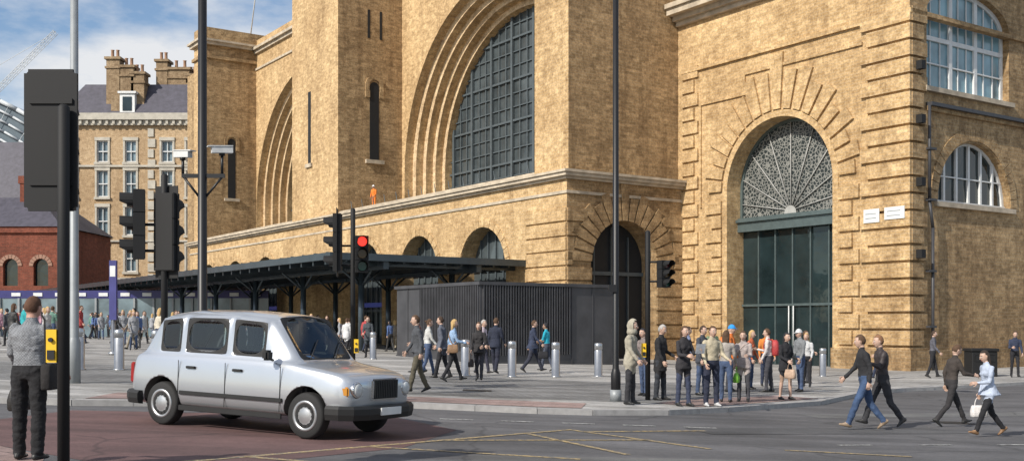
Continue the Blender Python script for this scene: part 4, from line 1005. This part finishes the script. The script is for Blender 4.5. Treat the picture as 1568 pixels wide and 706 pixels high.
P('man',7.9,33.5,-90,1.76,top=(.6,.2,.04),bot=NAVY,hair=BRN,arms=((8,8,20),(5,8,15)))
P('woman',9.3,34.0,-120,1.68,top=(.55,.55,.55),bot=BLK_,hair=BLOND,hs='long',arms=((8,8,40),(5,8,15)),fem=True)
P('man',6.4,34.5,-60,1.78,top=(.2,.27,.15),bot=JEAN,hair=BRN,arms=((8,8,20),(5,8,15)),bulk=1.1)
P('woman',5.0,25.2,70,1.66,top=(.33,.30,.27),bot=JEAN,hair=BRN,hs='long',arms=((8,8,20),(12,8,30)),fem=True,bag=('hand',(.2,.5,.05)))
P('man',9.9,36.5,-40,1.76,top=(.03,.03,.035),bot=(.05,.05,.06),hair=BRN,arms=((8,8,60),(5,8,15)),bag=('back',(.03,.03,.03)))
P('man',6.62,20.2,175,1.78,top=(.022,.022,.025),bot=(.045,.08,.16),hair=BRN,shoes=(.3,.22,.15),walk=.95,arms=((-18,8,25),(20,8,25)),bulk=1.08,dz=RD,turn=-15,lean=5,legw=1.1)
P('man',7.22,21.0,182,1.78,top=(.04,.03,.03),bot=(.035,.035,.04),hair=(.2,.1,.05),walk=.9,arms=((20,10,95),(-15,8,25)),bulk=1.1,dz=RD,mirror=True,lean=4,legw=1.1)
P('man',8.85,21.7,5,1.66,top=(.05,.04,.035),bot=(.03,.028,.03),hair=BRN,walk=1.0,arms=((-20,8,25),(22,8,60)),bulk=1.05,dz=RD,nod=25,lean=7)
P('woman',8.72,19.7,188,1.58,top=(.46,.52,.64),bot=(.015,.015,.018),hair=(.03,.02,.015),hs='long',shoes=(.25,.14,.07),walk=1.0,arms=((15,8,70),(-10,10,25)),fem=True,dz=RD,bag=('hand',(.75,.72,.7)),nod=8,coat=.08,lean=5)
P('man',19.6,42.0,-100,1.76,top=NAVY,bot=BLK_,arms=((8,8,20),(12,8,80)),walk=.3)
P('man',16.2,41.5,-20,1.78,top=(.1,.1,.12),bot=BLK_,walk=.5,arms=WA(14))
P('woman',13.8,40.5,150,1.66,top=(.3,.25,.2),bot=NAVY,walk=.6,arms=WA(14),fem=True,hs='long',hair=BRN)
dr=P('taxi_driver',0,0,0,1.72,top=(.16,.19,.26),bot=BLK_,hair=GRYH,arms=((40,8,45),(40,8,45)),sit=True)
dr.parent=TX; dr.location=(.28,-.36,-.26); dr.rotation_euler=(0,0,0)
wk=P('construction_worker',0,0,-120,1.78,top=(.85,.22,.03),bot=(.7,.2,.03),hs='cap',capc=(.75,.75,.75),arms=((10,8,40),(5,8,15)))
wl=Matrix.Rotation(ST.rotation_euler.z,4,'Z')@Vector((-25.8,2.2,0)); wk.location=(2.82+wl.x,55.36+wl.y,TOPC+.35+wk.location.z)
base=[]
cols=[((.07,.07,.08),BLK_),((.5,.48,.45),JEAN),((.38,.06,.06),NAVY),((.10,.16,.34),(.05,.05,.05)),((.6,.6,.6),BLK_),((.25,.21,.16),(.3,.26,.19)),((.13,.24,.19),JEAN),((.03,.03,.03),(.08,.08,.10)),((.5,.28,.33),BLK_),((.55,.5,.4),NAVY),((.03,.32,.34),BLK_),((.30,.31,.33),JEAN)]
for i,(t,b) in enumerate(cols):
    fem=i%2==1
    o=P('pedestrian',-22+i*.9,47+i*1.7,random.choice((0,180,-90,90))+random.uniform(-30,30),random.uniform(1.6,1.82),top=t,bot=b,hair=random.choice((BRN,BLK_,BLOND,BRN)),hs='long' if fem else 'short',walk=random.choice((0,.6,.8)),arms=WA(12),fem=fem,coat=random.choice((0,.1,.2)),vox=.026)
    base.append(o)
for i in range(150):
    src=random.choice(base); o=src.copy(); COL.objects.link(o)
    r=random.random()
    if r<.5: x=random.uniform(-31,-12); y=random.uniform(44,74)
    elif r<.72: x=random.uniform(-13,-5.5); y=random.uniform(50,68)
    elif r<.90: x=random.uniform(-38,-24); y=random.uniform(60,82)
    else: x=random.uniform(-21,-9); y=random.uniform(38,46)
    o.location=(x,y,gz(x)+(src.location.z-gz(src.location.x))); o.rotation_euler=(0,0,random.uniform(0,6.28))
# ------------------------------------------------------------ world, sun, camera
sv=Vector((-.70,-.714,0)).normalized(); EL=R(36)
w=bpy.data.worlds.new('World'); scene.world=w; w.use_nodes=True; n=w.node_tree; n.nodes.clear()
out=n.nodes.new('ShaderNodeOutputWorld'); bg=n.nodes.new('ShaderNodeBackground'); sky=n.nodes.new('ShaderNodeTexSky'); sky.sky_type='NISHITA'; sky.sun_disc=False
sky.sun_elevation=EL; sky.sun_rotation=math.atan2(sv.x,sv.y); sky.air_density=1.0; sky.dust_density=.8; sky.ozone_density=1.5
tc=n.nodes.new('ShaderNodeTexCoord'); mp=n.nodes.new('ShaderNodeMapping'); mp.inputs['Scale'].default_value=(1.6,1.6,4.0); mp.inputs['Location'].default_value=(.35,.1,.2); n.links.new(tc.outputs['Generated'],mp.inputs[0])
f=noi(n,2.6,8,mp.outputs[0],.56)
k0=mix(n,sky.outputs[0],(1.4,1.45,1.5),1.0)
k=mix(n,k0,(9.0,9.1,9.3),ramp(n,f,[(.44,0),(.60,.95)]),'MIX')
n.links.new(k,bg.inputs[0]); bg.inputs[1].default_value=.092; n.links.new(bg.outputs[0],out.inputs[0])
L=bpy.data.lights.new('sun','SUN'); L.energy=5.0; L.angle=R(.5); L.color=(1,.935,.84); lo=bpy.data.objects.new('sun',L); COL.objects.link(lo)
tos=Vector((sv.x*math.cos(EL),sv.y*math.cos(EL),math.sin(EL))); lo.rotation_euler=tos.to_track_quat('Z','Y').to_euler()
cam=bpy.data.cameras.new('camera'); cam.lens=1650/1568*36; cam.sensor_width=36; cam.shift_y=.0918; cam.clip_end=4000; cam.clip_start=.1
c=bpy.data.objects.new('camera',cam); COL.objects.link(c); c.location=(0,0,CAMZ); c.rotation_euler=(R(90),0,0); scene.camera=c
scene.view_settings.view_transform='Standard'; scene.view_settings.look='None'; scene.view_settings.exposure=0
